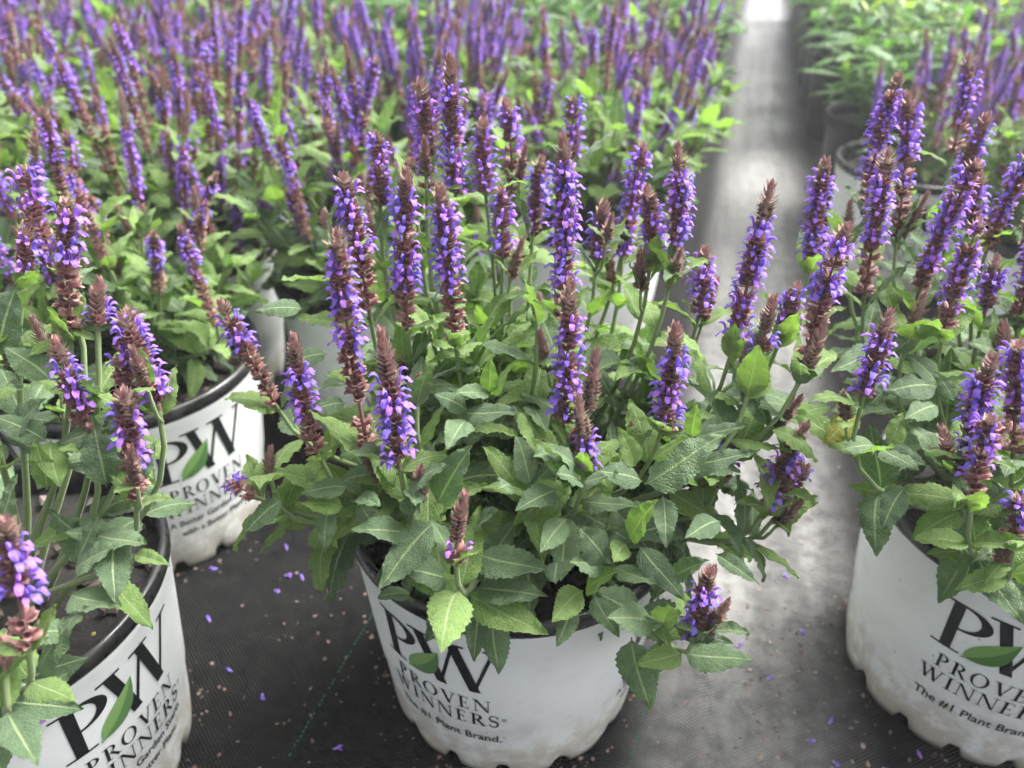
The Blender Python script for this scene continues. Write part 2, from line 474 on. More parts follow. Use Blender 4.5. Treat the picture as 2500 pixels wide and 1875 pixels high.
# --- lettering: classic serif capitals drawn as strokes (cap height 1), sans tagline from the built-in font
def quad_strip(pa, pb, n=6):
    """pa, pb: two (start,end) pairs of the left and right side of a stroke"""
    V, F = [], []
    for i in range(n + 1):
        t = i / n
        V.append((pa[0][0] + (pa[1][0] - pa[0][0]) * t, pa[0][1] + (pa[1][1] - pa[0][1]) * t))
        V.append((pb[0][0] + (pb[1][0] - pb[0][0]) * t, pb[0][1] + (pb[1][1] - pb[0][1]) * t))
    for i in range(n):
        F.append((2 * i, 2 * i + 1, 2 * i + 3, 2 * i + 2))
    return V, F
def rect(x0, x1, y0, y1, n=4): return quad_strip(((x0, y0), (x0, y1)), ((x1, y0), (x1, y1)), n)
def hrect(x0, x1, y0, y1, n=4): return quad_strip(((x0, y0), (x1, y0)), ((x0, y1), (x1, y1)), n)
def diag(x0, x1, w, y0=0.0, y1=1.0, n=8): return quad_strip(((x0, y0), (x1, y1)), ((x0 + w, y0), (x1 + w, y1)), n)
def arc(cx, cy, rx, ry, ix, iy, dx, a0, a1, n=24):
    V, F = [], []
    for i in range(n + 1):
        a = math.radians(a0 + (a1 - a0) * i / n)
        V.append((cx + rx * math.cos(a), cy + ry * math.sin(a)))
        V.append((cx + dx + ix * math.cos(a), cy + iy * math.sin(a)))
    for i in range(n): F.append((2 * i, 2 * i + 1, 2 * i + 3, 2 * i + 2))
    return V, F
def wstroke(pts):
    V, F = [], []
    for i, (x, y, w) in enumerate(pts):
        x0, y0, _ = pts[max(0, i - 1)]; x1, y1, _ = pts[min(len(pts) - 1, i + 1)]
        dx, dy = x1 - x0, y1 - y0
        L = math.hypot(dx, dy) or 1
        V += [(x - dy / L * w / 2, y + dx / L * w / 2), (x + dy / L * w / 2, y - dx / L * w / 2)]
    for i in range(len(pts) - 1): F.append((2 * i, 2 * i + 1, 2 * i + 3, 2 * i + 2))
    return V, F
SF = 0.035
def serif(x0, x1, y): return hrect(x0, x1, y, y + SF, 3)
def P_bowl(): return [rect(.13, .29, 0, 1), serif(.0, .42, 0), serif(.0, .2, 1 - SF), arc(.29, .735, .40, .265, .25, .225, 0, 90, -90)]
def s_pts():
    P = []
    for i in range(21):
        t = i / 20
        a = math.radians(35 + 215 * t) if t <= .5 else None
        P.append(None)
    out = []
    for i in range(13):
        a = math.radians(30 + 240 * i / 12); out.append((.33 + .22 * math.cos(a), .745 + .23 * math.sin(a), .05 + .09 * (i / 12) ** 1.5))
    for i in range(1, 13):
        a = math.radians(90 - 240 * i / 12); out.append((.33 + .24 * math.cos(a), .265 + .25 * math.sin(a), .14 - .09 * (i / 12) ** 1.2))
    return out
GL = {
 'P': (.74, P_bowl()),
 'R': (.86, P_bowl() + [diag(.70, .34, .18, 0, .48), serif(.64, .94, 0)]),
 'O': (1.02, [arc(.50, .5, .48, .52, .32, .475, 0, 0, 360, 40)]),
 'V': (.92, [diag(.44, .10, .17, 0, 1), diag(.47, .80, .06, 0, 1), serif(-.02, .36, 1 - SF), serif(.66, .98, 1 - SF)]),
 'E': (.72, [rect(.13, .28, 0, 1), hrect(0, .62, 0, SF + .01), hrect(0, .60, 1 - SF - .01, 1), hrect(.28, .50, .49, .53), rect(.58, .62, 0, .2), rect(.56, .60, .8, 1), rect(.47, .50, .40, .62)]),
 'N': (1.02, [rect(.13, .18, 0, 1), diag(.76, .08, .17, 0, 1), rect(.84, .89, 0, 1), serif(.0, .32, 0), serif(-.02, .2, 1 - SF), serif(.70, 1.02, 1 - SF)]),
 'I': (.42, [rect(.13, .29, 0, 1), serif(0, .42, 0), serif(0, .42, 1 - SF)]),
 'W': (1.36, [diag(.36, .06, .17, 0, 1), diag(.40, .66, .055, 0, 1), diag(.88, .58, .17, 0, 1), diag(.92, 1.22, .055, 0, 1), serif(-.04, .32, 1 - SF), serif(.48, .84, 1 - SF), serif(1.10, 1.40, 1 - SF)]),
 'S': (.66, [wstroke(s_pts()), rect(.52, .56, .72, .98), rect(.08, .12, .03, .30)]),
}
def bend(verts, x0, z0, s, centre, lift=0.0006):
    out = []
    for x, y in verts:
        z = z0 + y * s
        a = centre + (x0 + x * s) / 0.1135
        r = wall_r(min(z, 0.182)) + lift
        out.append((r * math.sin(a), -r * math.cos(a), z))
    return out
def line(A, text, width, z0, cap, centre, gap=0.10, x_off=0.0):
    adv = [GL[c][0] + gap for c in text]
    tot = sum(adv) - gap
    sx_ = width / (tot * cap)
    x = 0
    for c, a in zip(text, adv):
        for k, (V, F) in enumerate(GL[c][1]):
            A.add(bend([((vx + x) * sx_, vy) for vx, vy in V], -width / 2 + x_off, z0, cap, centre, 0.0006 + 0.00002 * k), F)
        x += a
_fc = {}
def font_tris(s):
    if s in _fc: return _fc[s]
    cu = bpy.data.curves.new('tagline_font', 'FONT'); cu.body = s; cu.size = 1.0; cu.resolution_u = 3
    o = bpy.data.objects.new('tagline_font', cu); col.objects.link(o)
    dg = bpy.context.evaluated_depsgraph_get()
    m = bpy.data.meshes.new_from_object(o.evaluated_get(dg))
    V = [(v.co.x, v.co.y) for v in m.vertices]; F = [tuple(p.vertices) for p in m.polygons]
    bpy.data.objects.remove(o); bpy.data.curves.remove(cu); bpy.data.meshes.remove(m)
    x0 = min(v[0] for v in V); x1 = max(v[0] for v in V)
    _fc[s] = ([(x - x0, y) for x, y in V], F, x1 - x0)
    return _fc[s]
def sans(A, s, width, z0, size, centre, x_off=0.0, bold=0.0):
    V, F, w = font_tris(s)
    k = width / (w * size)
    for b in ((0, 0), (bold, 0), (0, bold), (bold, bold)) if bold else ((0, 0),):
        A.add(bend([(x * k + b[0], y + b[1]) for x, y in V], -width / 2 + x_off, z0, size, centre, 0.0006 + 0.00003 * (b[0] > 0) + 0.00005 * (b[1] > 0)), F)
def logo_meshes(which, centre):
    W = 0.096
    A = Acc()
    line(A, 'P', 0.036, 0.1205, 0.049, centre, x_off=-W / 2 + 0.0185)
    line(A, 'W', 0.0640, 0.1205, 0.0515, centre, x_off=W / 2 - 0.0330)
    line(A, 'PROVEN', 0.078, 0.0965, 0.0150, centre, 0.16)
    line(A, 'WINNERS', 0.0920, 0.0775, 0.0150, centre, 0.16, -0.001)
    sans(A, '®', 0.0035, 0.086, 0.0055, centre, W / 2 + 0.0005)
    letters = A.mesh('logo_lettering', [M_ink], False)
    T = Acc()
    if which == 0:
        sans(T, 'The #1 Plant Brand.', 0.092, 0.0545, 0.0125, centre, 0, 0.018)
        sans(T, '®', 0.0022, 0.060, 0.0035, centre, W / 2 + 0.0005)
    else:
        sans(T, 'A Better Garden Starts', 0.092, 0.0625, 0.0105, centre, 0, 0.018)
        sans(T, 'with a Better Plant.', 0.074, 0.0490, 0.0105, centre, 0, 0.018)
        sans(T, '®', 0.0022, 0.054, 0.0035, centre, 0.040)
    tagl = T.mesh('tagline', [M_ink], False)
    # leaf emblem: two halves of different green, rising from the foot of the P to the W
    E = Acc()
    p0, p1 = (-0.026, 0.1190), (0.004, 0.1560)
    n = 14
    for side, tint in ((1, 1.0), (-1, 0.0)):
        V = []
        for i in range(n + 1):
            t = i / n
            mx = p0[0] + (p1[0] - p0[0]) * t + 0.0030 * math.sin(math.pi * t); my = p0[1] + (p1[1] - p0[1]) * t - 0.0026 * math.sin(math.pi * t)
            w = 0.0098 * math.sin(math.pi * min(1, max(0, (t - 0.06) / 0.94)) ** 0.75) * (1.0 if side > 0 else 0.95)
            nx, ny = -0.78, 0.62
            V += [(mx, my), (mx + nx * w * side, my + ny * w * side)]
        F = [(2 * i, 2 * i + 1, 2 * i + 3, 2 * i + 2) for i in range(n)]
        E.add(bend(V, 0, 0, 1.0, centre, 0.0008), F, tint)
    emb = E.mesh('leaf_emblem', [M_emblem], False)
    return letters, tagl, emb
wall_me, rim_me = white_wall_mesh(), rim_mesh()
soil_mes = [soil_mesh(i) for i in range(3)]
chip_mes = [chips_mesh(i) for i in range(3)]
LOGO_SETS = {0: [logo_meshes(0, 0.0), logo_meshes(1, math.radians(98)), logo_meshes(1, math.radians(-98))],
             1: [logo_meshes(1, 0.0), logo_meshes(0, math.radians(98)), logo_meshes(0, math.radians(-98))]}
def black_pot_mesh():
    A = Acc()
    prof = [(RB - 0.006, 0.0), (RB, 0.002), (RB + 0.006, 0.06), (RB + 0.0075, 0.062), (WR - 0.001, 0.178), (WR + 0.003, 0.180), (WR + 0.003, 0.198), (WR + 0.001, 0.2), (WR - 0.003, 0.198), (WR - 0.007, 0.165)]
    v, f = lathe(prof, 72)
    A.add(v, f)
    return A.mesh('black_pot', [M_blackpot])

black_me = black_pot_mesh()
def add_pot(root, rot, first=0, letters=True, k=0):
    pot = add('pot', wall_me, root, Matrix.Rotation(rot, 4, 'Z'))
    add('rim', rim_me, pot)
    if letters:
        for L, T, E in LOGO_SETS[first]:
            add('logo_lettering', L, pot); add('tagline', T, pot); add('leaf_emblem', E, pot)
    so = add('soil', soil_mes[k % 3], pot)
    add('bark_chips', chip_mes[k % 3], pot, kind='stuff')
    return pot

# ------------------------------------------------------------------ leaves
def leaf_mesh(name, mats, seed, wid, fold, arch, serr, rows=25, ripple=0.03, curl=0.25, power=0.62, side=0.0):
    rr = random.Random(seed)
    cols = (-1.0, -0.7, -0.35, 0.0, 0.35, 0.7, 1.0)
    V, UV = [], []
    y = z = xc = 0.0
    ph = [rr.uniform(0, 6.28) for _ in range(4)]
    curlv = rr.uniform(0.03, 0.13)
    for i in range(rows):
        t = i / (rows - 1)
        a = -arch * t ** 1.3
        if i:
            y += math.cos(a) / (rows - 1); z += math.sin(a) / (rows - 1)
            xc += side * math.sin(t * 2.2) / (rows - 1)
        s = max(0.0, (t - 0.07) / 0.93)
        w = wid / 2 * max(0.045 if t < 0.9 else 0.0, math.sin(math.pi * min(1, s) ** power) ** 0.86 if s > 0 else 0)
        for c in cols:
            e = 1.0
            if abs(c) == 1 and 0 < s < 0.97: e = 1 + serr * (1 if i % 2 else -1)
            x = xc + c * w * e * math.cos(fold)
            dz = abs(c) * w * math.sin(fold) - curl * w * c * c
            dz += ripple * wid * abs(c) * math.sin(t * 22 + ph[0] + (2 if c > 0 else 0)) * (0.4 + s)
            dz += 0.016 * math.sin(t * 46 + ph[1] + abs(c) * 5) * (abs(c) > .1) * s + rr.uniform(-.005, .005)
            dz += curlv * wid * (abs(c) ** 3) * math.sin(t * 5 + ph[2] + (1.5 if c > 0 else 0))
            V.append((x, y - dz * math.sin(a), z + dz * math.cos(a)))
            UV.append((0.5 + c * 0.5, t))
    F = grid_faces(rows, len(cols))
    me = bpy.data.meshes.new(name)
    me.from_pydata(V, [], F)
    for m in mats: me.materials.append(m)
    uv = me.uv_layers.new(name='UVMap')
    li = [0] * len(me.loops)
    me.loops.foreach_get('vertex_index', li)
    uv.data.foreach_set('uv', [c for i in li for c in UV[i]])
    me.polygons.foreach_set('use_smooth', [True] * len(me.polygons))
    me.update()
    return me
def leaf_set(mat, tagname, wid, serr, **kw):
    out = []
    for i, (fold, arch) in enumerate(((0.28, 0.25), (0.40, 0.6), (0.15, 0.9), (0.50, 0.4), (0.22, 1.25), (0.35, -0.2), (0.10, 0.5), (0.6, 0.8))):
        out.append(leaf_mesh(tagname, [mat], i * 7 + 3, wid * (0.92 + 0.05 * (i % 4)), fold, arch, serr, side=(-0.25, 0.1, 0.3, -0.1, 0.2, 0, -0.3, 0.15)[i], **kw))
    return out
LEAF = {'old': leaf_set(M_leaf, 'sage_leaf', 0.48, 0.060, ripple=0.05), 'young': leaf_set(M_young, 'young_sage_leaf', 0.48, 0.055, ripple=0.04),
        'yellow': leaf_set(M_yellow, 'yellowing_leaf', 0.5, 0.05)[:2],
        'green': leaf_set(M_green, 'perennial_leaf', 0.30, 0.03, rows=13, ripple=0.02, power=0.75), 'lime': leaf_set(M_lime, 'perennial_shoot_leaf', 0.28, 0.02, rows=11, ripple=0.02, power=0.75)}
FLAT, DROOP = (0, 3, 5, 6), (1, 2, 4, 7)
PENDING = []
def put_leaf(parent, p, d, n, L, kind='old', w=1.0, variant=None, rr=R, origin=None, keep=False):
    """p, d in world space; parent stands unrotated at origin"""
    v = LEAF[kind]
    me = v[(rr.randrange(len(v)) if variant is None else variant) % len(v)]
    if keep:      # d runs from the leaf's base to its tip: undo the arch of the blade
        t = me.vertices[len(me.vertices) - 4].co
        ang, ch = math.atan2(t.z, t.y), math.hypot(t.y, t.z)
        k = L / ch
        PENDING.append((L + 1, me, frame(p - origin, d, n) @ Matrix.Rotation(-ang, 4, 'X') @ Matrix.Diagonal((k * w * 1.03, k, k, 1))))
        return
    PENDING.append((L, me, frame(p - origin, d, n, (L * w, L, L))))
def flush_leaves(parent, limit=295):
    """the largest leaves become parts of their own, the rest of a very leafy plant one joined part"""
    PENDING.sort(key=lambda q: -q[0])
    for _, me, m in PENDING[:limit]:
        add('leaf', me, parent, m)
    rest = PENDING[limit:]
    if rest:
        by = {}
        V, F, UVs, mats, MI, n = [], [], [], [], [], 0
        for _, me, m in rest:
            if me.name not in by:
                vv = np.empty(len(me.vertices) * 3); me.vertices.foreach_get('co', vv)
                uu = np.empty(len(me.loops) * 2); me.uv_layers[0].data.foreach_get('uv', uu)
                by[me.name] = (vv.reshape(-1, 3), [tuple(q.vertices) for q in me.polygons], uu)
            vv, ff, uu = by[me.name]
            if me.materials[0] not in mats: mats.append(me.materials[0])
            V.append(xf(vv, m)); F += [tuple(i + n for i in q) for q in ff]; UVs.append(uu); n += len(vv)
            MI += [mats.index(me.materials[0])] * len(ff)
        me = bpy.data.meshes.new('small_leaves')
        me.from_pydata(np.concatenate(V).tolist(), [], F)
        for q in mats: me.materials.append(q)
        me.polygons.foreach_set('material_index', MI)
        me.polygons.foreach_set('use_smooth', [True] * len(F))
        me.uv_layers.new(name='UVMap').data.foreach_set('uv', np.concatenate(UVs))
        me.update()
        add('small_leaves', me, parent, kind='stuff')
    PENDING.clear()

# ------------------------------------------------------------------ florets, calyces, bracts
def floret_geo(seed):
    rr = random.Random(seed)
    V, F, C = [], [], []
    def push(v, f, c):
        n = len(V)
        V.extend(v); F.extend(tuple(i + n for i in q) for q in f); C.extend(c)
    b = (0.1, 0.3, 0.45, 0.6, 0.8, 0.95)[seed % 6]
    # tube
    tv = []
    for x, r, z in ((0.0, 0.10, 0.0), (0.40, 0.15, 0.08)):
        for j in range(6):
            a = j * math.pi / 3
            tv.append((x, r * math.cos(a), z + r * math.sin(a)))
    push(tv, grid_faces(2, 6, True), [(b, 0.25, 0)] * 12)
    # hooded upper lip, laterally folded, arching forward
    op = rr.uniform(0.85, 1.15)
    path = [(0.34, 0.14, 0.11), (0.42, 0.42, 0.14), (0.56, 0.68, 0.15), (0.78, 0.82, 0.14), (0.99, 0.78, 0.10), (1.12, 0.62, 0.03)]
    uv_ = []
    for x, z, w in path:
        z *= op
        uv_ += [(x + 0.05, -w, z - 0.14), (x, -w * 0.6, z - 0.02), (x, 0, z + 0.05), (x, w * 0.6, z - 0.02), (x + 0.05, w, z - 0.14)]
    cc = []
    for i in range(6): cc += [(b, 0.14, 0), (b, 0.02, 0), (b * 0.8, 0.05, 0), (b, 0.02, 0), (b, 0.14, 0)]
    push(uv_, grid_faces(6, 5), cc)
    # style
    push([(0.98, 0.0, 0.6 * op), (1.0, 0.02, 0.58 * op), (1.32, 0.0, 0.56 * op)], [(0, 1, 2)], [(b, 0.3, 0)] * 3)
    # three-lobed lower lip
    lv, lc = [], []
    dr = rr.uniform(0.8, 1.3)
    rows = [(0.36, 0.0, 0.09, 0), (0.58, -0.03, 0.17, 0.04), (0.80, -0.10, 0.27, 0.06), (1.00, -0.24, 0.28, 0.02), (1.10, -0.40, 0.16, -0.04)]
    for k, (x, z, w, dz) in enumerate(rows):
        for c_ in (-1, -0.5, 0, 0.5, 1):
            ww = w * (1 if k < 3 else 0.85)
            notch = -0.10 if (abs(c_) == 0.5 and k >= 3) else 0.0
            lv.append((x + notch + (-0.10 * abs(c_) if k > 2 else 0), c_ * ww + rr.uniform(-.02, .02), (z + dz * abs(c_) + 0.05 * math.sin(c_ * 5 + k)) * dr))
            lc.append((b, 0.26 if k == 0 else (0.06 if abs(c_) < 1 else 0.12), 0))
    push(lv, grid_faces(5, 5), lc)
    return np.array(V), F, np.array(C)
FLO = [floret_geo(i) for i in range(6)]
FLO_ME = []
for V_, F_, C_ in FLO:
    A = Acc(); A.add(V_, F_, C_); FLO_ME.append(A.mesh('floret', [M_petal]))
def calyx_geo():
    V = []
    n = 8
    for k, (x, r) in enumerate(((0.0, 0.09), (0.30, 0.235), (0.66, 0.27), (0.92, 0.33))):
        for j in range(n):
            a = 2 * math.pi * j / n
            s = abs(math.sin(a))
            xx, rr_ = x, r
            if k == 3:
                xx = 0.66 + 0.40 * s ** 1.4; rr_ = 0.27 + 0.10 * s
            V.append((xx, rr_ * math.cos(a), rr_ * math.sin(a) * 0.9))
    return np.array(V), grid_faces(4, n, True)
CAL_V, CAL_F = calyx_geo()
CAL_G = np.where(np.arange(len(CAL_V)) >= 24, 0.38, 0.0)
def bract_geo():
    V = []
    for x, w, z in ((0, .12, 0), (.25, .40, -.05), (.55, .42, -.02), (.85, .22, .12), (1.15, .02, .30)):
        V += [(x, -w, z + .18 * w * 2), (x, 0, z), (x, w, z + .18 * w * 2)]
    return np.array(V), grid_faces(5, 3)
BR_V, BR_F = bract_geo()
BR_G = np.where(np.arange(len(BR_V)) % 3 == 1, 0.0, 0.36)
def br_tint(t):
    a = np.zeros((len(BR_V), 3)); a[:, 0] = min(1.0, max(0.0, t)); a[:, 1] = BR_G
    return a

def spike_geo(L, b, e, seed, k=1.0, bend_=0.0, density=0.55):
    """L length (m); 0..b buds from the tip, b..e open flowers, e..1 spent calyces. Axis from origin (base) to +Z."""
    rr = random.Random(seed)
    A = Acc()
    flo = []
    def axis(d):          # d: distance from the tip
        t = 1 - d / L
        return Vector((bend_ * L * t * t, 0, L - d))
    # rachis
    ring = []
    nr = 8
    for i in range(nr):
        t = i / (nr - 1)
        c = axis(L * (1 - t))
        r = (0.0014 - 0.0008 * t) * k
        for j in range(6):
            a = j * math.pi / 3
            ring.append((c.x + r * math.cos(a), c.y + r * math.sin(a), c.z))
    A.add(ring, grid_faces(nr, 6, True), [0.45, 0, 0])
    d, i = 0.0004, 0
    rot0 = rr.uniform(0, 3.14)
    while d < L - 0.002:
        f = d / L
        if f < b:
            g = f / max(b, 1e-3)
            step = (0.0017 + 0.0013 * g) * k; s = (0.0034 + 0.0022 * min(1, g * 1.7)) * k; el = 1.10 - 0.52 * min(1, g * 2.0); nper = 4
            tint = 0.18 + 0.25 * rr.random() + 0.15 * (1 - g) * rr.random()
            if g < 0.35: tint = 0.35 + 0.4 * rr.random()
        elif f < e:
            g = (f - b) / max(e - b, 1e-3)
            step = (0.0036 + 0.0012 * g) * k; s = 0.0062 * k; el = 0.66 - 0.2 * g; nper = 6
            tint = 0.38 + 0.35 * rr.random()
        else:
            g = (f - e) / max(1 - e, 1e-3)
            step = (0.0048 + 0.0030 * g) * k; s = 0.0072 * k * (1 - 0.12 * g); el = 0.46 - 0.15 * g; nper = 6
            tint = 0.5 + 0.42 * rr.random()
        if f > b and rr.random() < 0.07:
            d += step; i += 1
            continue
        c = axis(d)
        phi = rot0 + (math.pi / 2 if i % 2 else 0) + rr.uniform(-.15, .15)
        for q in range(nper):
            if f >= b:
                sidei, pos = q // 3, q % 3 - 1
                a = phi + sidei * math.pi + pos * 0.62 + rr.uniform(-.12, .12)
            else:
                a = phi + q * math.pi / 2 + rr.uniform(-.1, .1)
            if f > e and rr.random() < 0.10 + 0.15 * (f - e): continue
            ele = el + rr.uniform(-.15, .15)
            out = Vector((math.cos(a), math.sin(a), 0))
            X = out * math.cos(ele) + UP * math.sin(ele)
            Y_ = UP.cross(out).normalized()
            Z = X.cross(Y_)
            ss = s * rr.uniform(.85, 1.15)
            p = c + out * 0.0008 * k
            m = Matrix(((X.x, Y_.x, Z.x), (X.y, Y_.y, Z.y), (X.z, Y_.z, Z.z)))
            m4 = (Matrix.Translation(p) @ m.to_4x4()) @ Matrix.Scale(ss, 4)
            tv = np.zeros((len(CAL_V), 3)); tv[:, 0] = np.clip(tint + rr.uniform(-.1, .1) + 0.12 * (CAL_V[:, 0] - 0.5), 0, 1); tv[:, 1] = CAL_G
            if f > e and rr.random() < 0.06:
                tv[:, 0] = 1.0
            if f < b:
                A.add(xf(BR_V * (1.25, 1.0, 1.0), m4), BR_F, br_tint(tint + rr.uniform(-.12, .12)))
                if f > b * 0.5: A.add(xf(CAL_V * 0.8, m4), CAL_F, tv)
            else:
                A.add(xf(CAL_V, m4), CAL_F, tv)
            pf = density * (1.0 if b < f < e else 0)
            if abs(f - b) < 0.05: pf = 0.35
            if e < f < e + 0.10: pf = 0.22
            if f >= b and rr.random() < pf:
                fe = ele * 0.55 + rr.uniform(-.2, .15)
                X = out * math.cos(fe) + UP * math.sin(fe)
                Z = X.cross(Y_)
                m = Matrix(((X.x, Y_.x, Z.x), (X.y, Y_.y, Z.y), (X.z, Y_.z, Z.z)))
                fs = 0.0069 * k * rr.uniform(.75, 1.18)
                pm = Matrix.Translation(p + (out * math.cos(ele) + UP * math.sin(ele)) * ss * 0.55) @ m.to_4x4() @ Matrix.Rotation(rr.uniform(-.3, .3), 4, 'X') @ Matrix.Scale(fs, 4)
                flo.append((pm, rr.randrange(6)))
            elif f > e and rr.random() < 0.07:     # a curled, faded corolla still hanging on
                m5 = (Matrix.Translation(p + X * ss * 0.7) @ m.to_4x4()) @ Matrix.Scale(ss * 0.9, 4)
                A.add(xf(FLO[0][0] * (0.7, 0.5, 0.8), m5), FLO[0][1], np.tile([1.0, 0.25, 0], (len(FLO[0][0]), 1)))
        if f >= b:     # pair of small bracts under the whorl
            for q in (0, 1):
                a = phi + q * math.pi
                out = Vector((math.cos(a), math.sin(a), 0)); ele = 0.0 + rr.uniform(-.3, .2)
                X = out * math.cos(ele) + UP * math.sin(ele); Y_ = UP.cross(out); Z = X.cross(Y_)
                m = Matrix(((X.x, Y_.x, Z.x), (X.y, Y_.y, Z.y), (X.z, Y_.z, Z.z)))
                A.add(xf(BR_V, Matrix.Translation(c - UP * .0012 * k) @ m.to_4x4() @ Matrix.Scale(0.0070 * k, 4)), BR_F, br_tint(tint))
        d += step * rr.uniform(.9, 1.1); i += 1
    return A, flo
def joined_florets(flo):
    A = Acc()
    for pm, q in flo:
        A.add(xf(FLO[q][0], pm), FLO[q][1], FLO[q][2])
    return A.mesh('florets', [M_petal])

# shared spikes for the beds (unit length 0.1 m)
BANK = []
for i in range(20):
    L0 = 0.1
    b = R.uniform(0.06, 0.22); e = b + R.uniform(0.25, 0.5)
    if i % 4 == 3: b, e = 0.06, R.uniform(.12, .4)
    A, flo = spike_geo(L0, b, min(e, 0.97), 500 + i, k=0.74, bend_=R.uniform(-.22, .22), density=0.6)
    BANK.append((A.mesh('flower_spike', [M_calyx]), joined_florets(flo)))
A, _ = spike_geo(0.022, 0.97, 0.98, 900, k=0.8, density=0)
BUD_ME = [A.mesh('bud_spike', [M_calyx])]
A, _ = spike_geo(0.034, 0.9, 0.95, 901, k=0.85, density=0)
BUD_ME.append(A.mesh('bud_spike', [M_calyx]))

def stem_curve(p0, d0, p1, d1):
    L = (p1 - p0).length
    a, b = p0 + d0.normalized() * L * 0.38, p1 - d1.normalized() * L * 0.38
    def f(t):
        s = 1 - t
        return p0 * s ** 3 + a * (3 * s * s * t) + b * (3 * s * t * t) + p1 * t ** 3
    return f
def stem_mesh(f, origin, r0, r1, rings=9, tint=0.4):
    A = Acc()
    V = []
    for i in range(rings):
        t = i / (rings - 1)
        c = f(t) - origin
        tg = (f(min(1, t + .02)) - f(max(0, t - .02))).normalized()
        x = tg.cross(Vector((0.3, 1, 0))).normalized(); y = tg.cross(x)
        r = r0 + (r1 - r0) * t
        for j in range(8):
            a = j * math.pi / 4
            rr_ = r * (1.12 if j % 2 else 0.95)
            q = c + x * rr_ * math.cos(a) + y * rr_ * math.sin(a)
            V.append(q[:])
    A.add(V, grid_faces(rings, 8, True), tint)
    return A.mesh('stem', [M_stem])

# ------------------------------------------------------------------ a potted salvia
def crown_pt(base, S, rr):
    o = Vector((S.x - base.x, S.y - base.y, 0))
    o = o * 0.28
    if o.length > 0.05: o = o.normalized() * 0.05
    return Vector((base.x + o.x + rr.uniform(-.01, .01), base.y + o.y + rr.uniform(-.01, .01), 0.182))
def add_leaf_pairs(root, f, base, rr, nodes, scale=1.0, young_from=0.62, drop=0.0):
    ph = rr.uniform(0, 3.14)
    for q, t in enumerate(nodes):
        p = f(t); tg = (f(min(1, t + .03)) - f(max(0, t - .03))).normalized()
        x = tg.cross(Vector((.2, 1, .1))).normalized(); y = tg.cross(x)
        a0 = ph + q * math.pi / 2
        for sd in (0, 1):
            if rr.random() < drop: continue
            a = a0 + sd * math.pi + rr.uniform(-.3, .3)
            out = x * math.cos(a) + y * math.sin(a)
            tilt = rr.uniform(0.15, 0.75) if t < 0.75 else (rr.uniform(0.4, 1.0) if t < 0.9 else rr.uniform(0.65, 1.2))
            d = out * math.cos(tilt) + tg * math.sin(tilt)
            L = (0.060 - 0.024 * t ** 1.6) * scale * rr.uniform(0.75, 1.2)
            kind = 'young' if rr.random() < (0.75 if t > young_from else 0.14) else 'old'
            put_leaf(root, p, d, tg + UP * 0.7, L, kind, rr.uniform(.82, 1.12), None, rr, base)
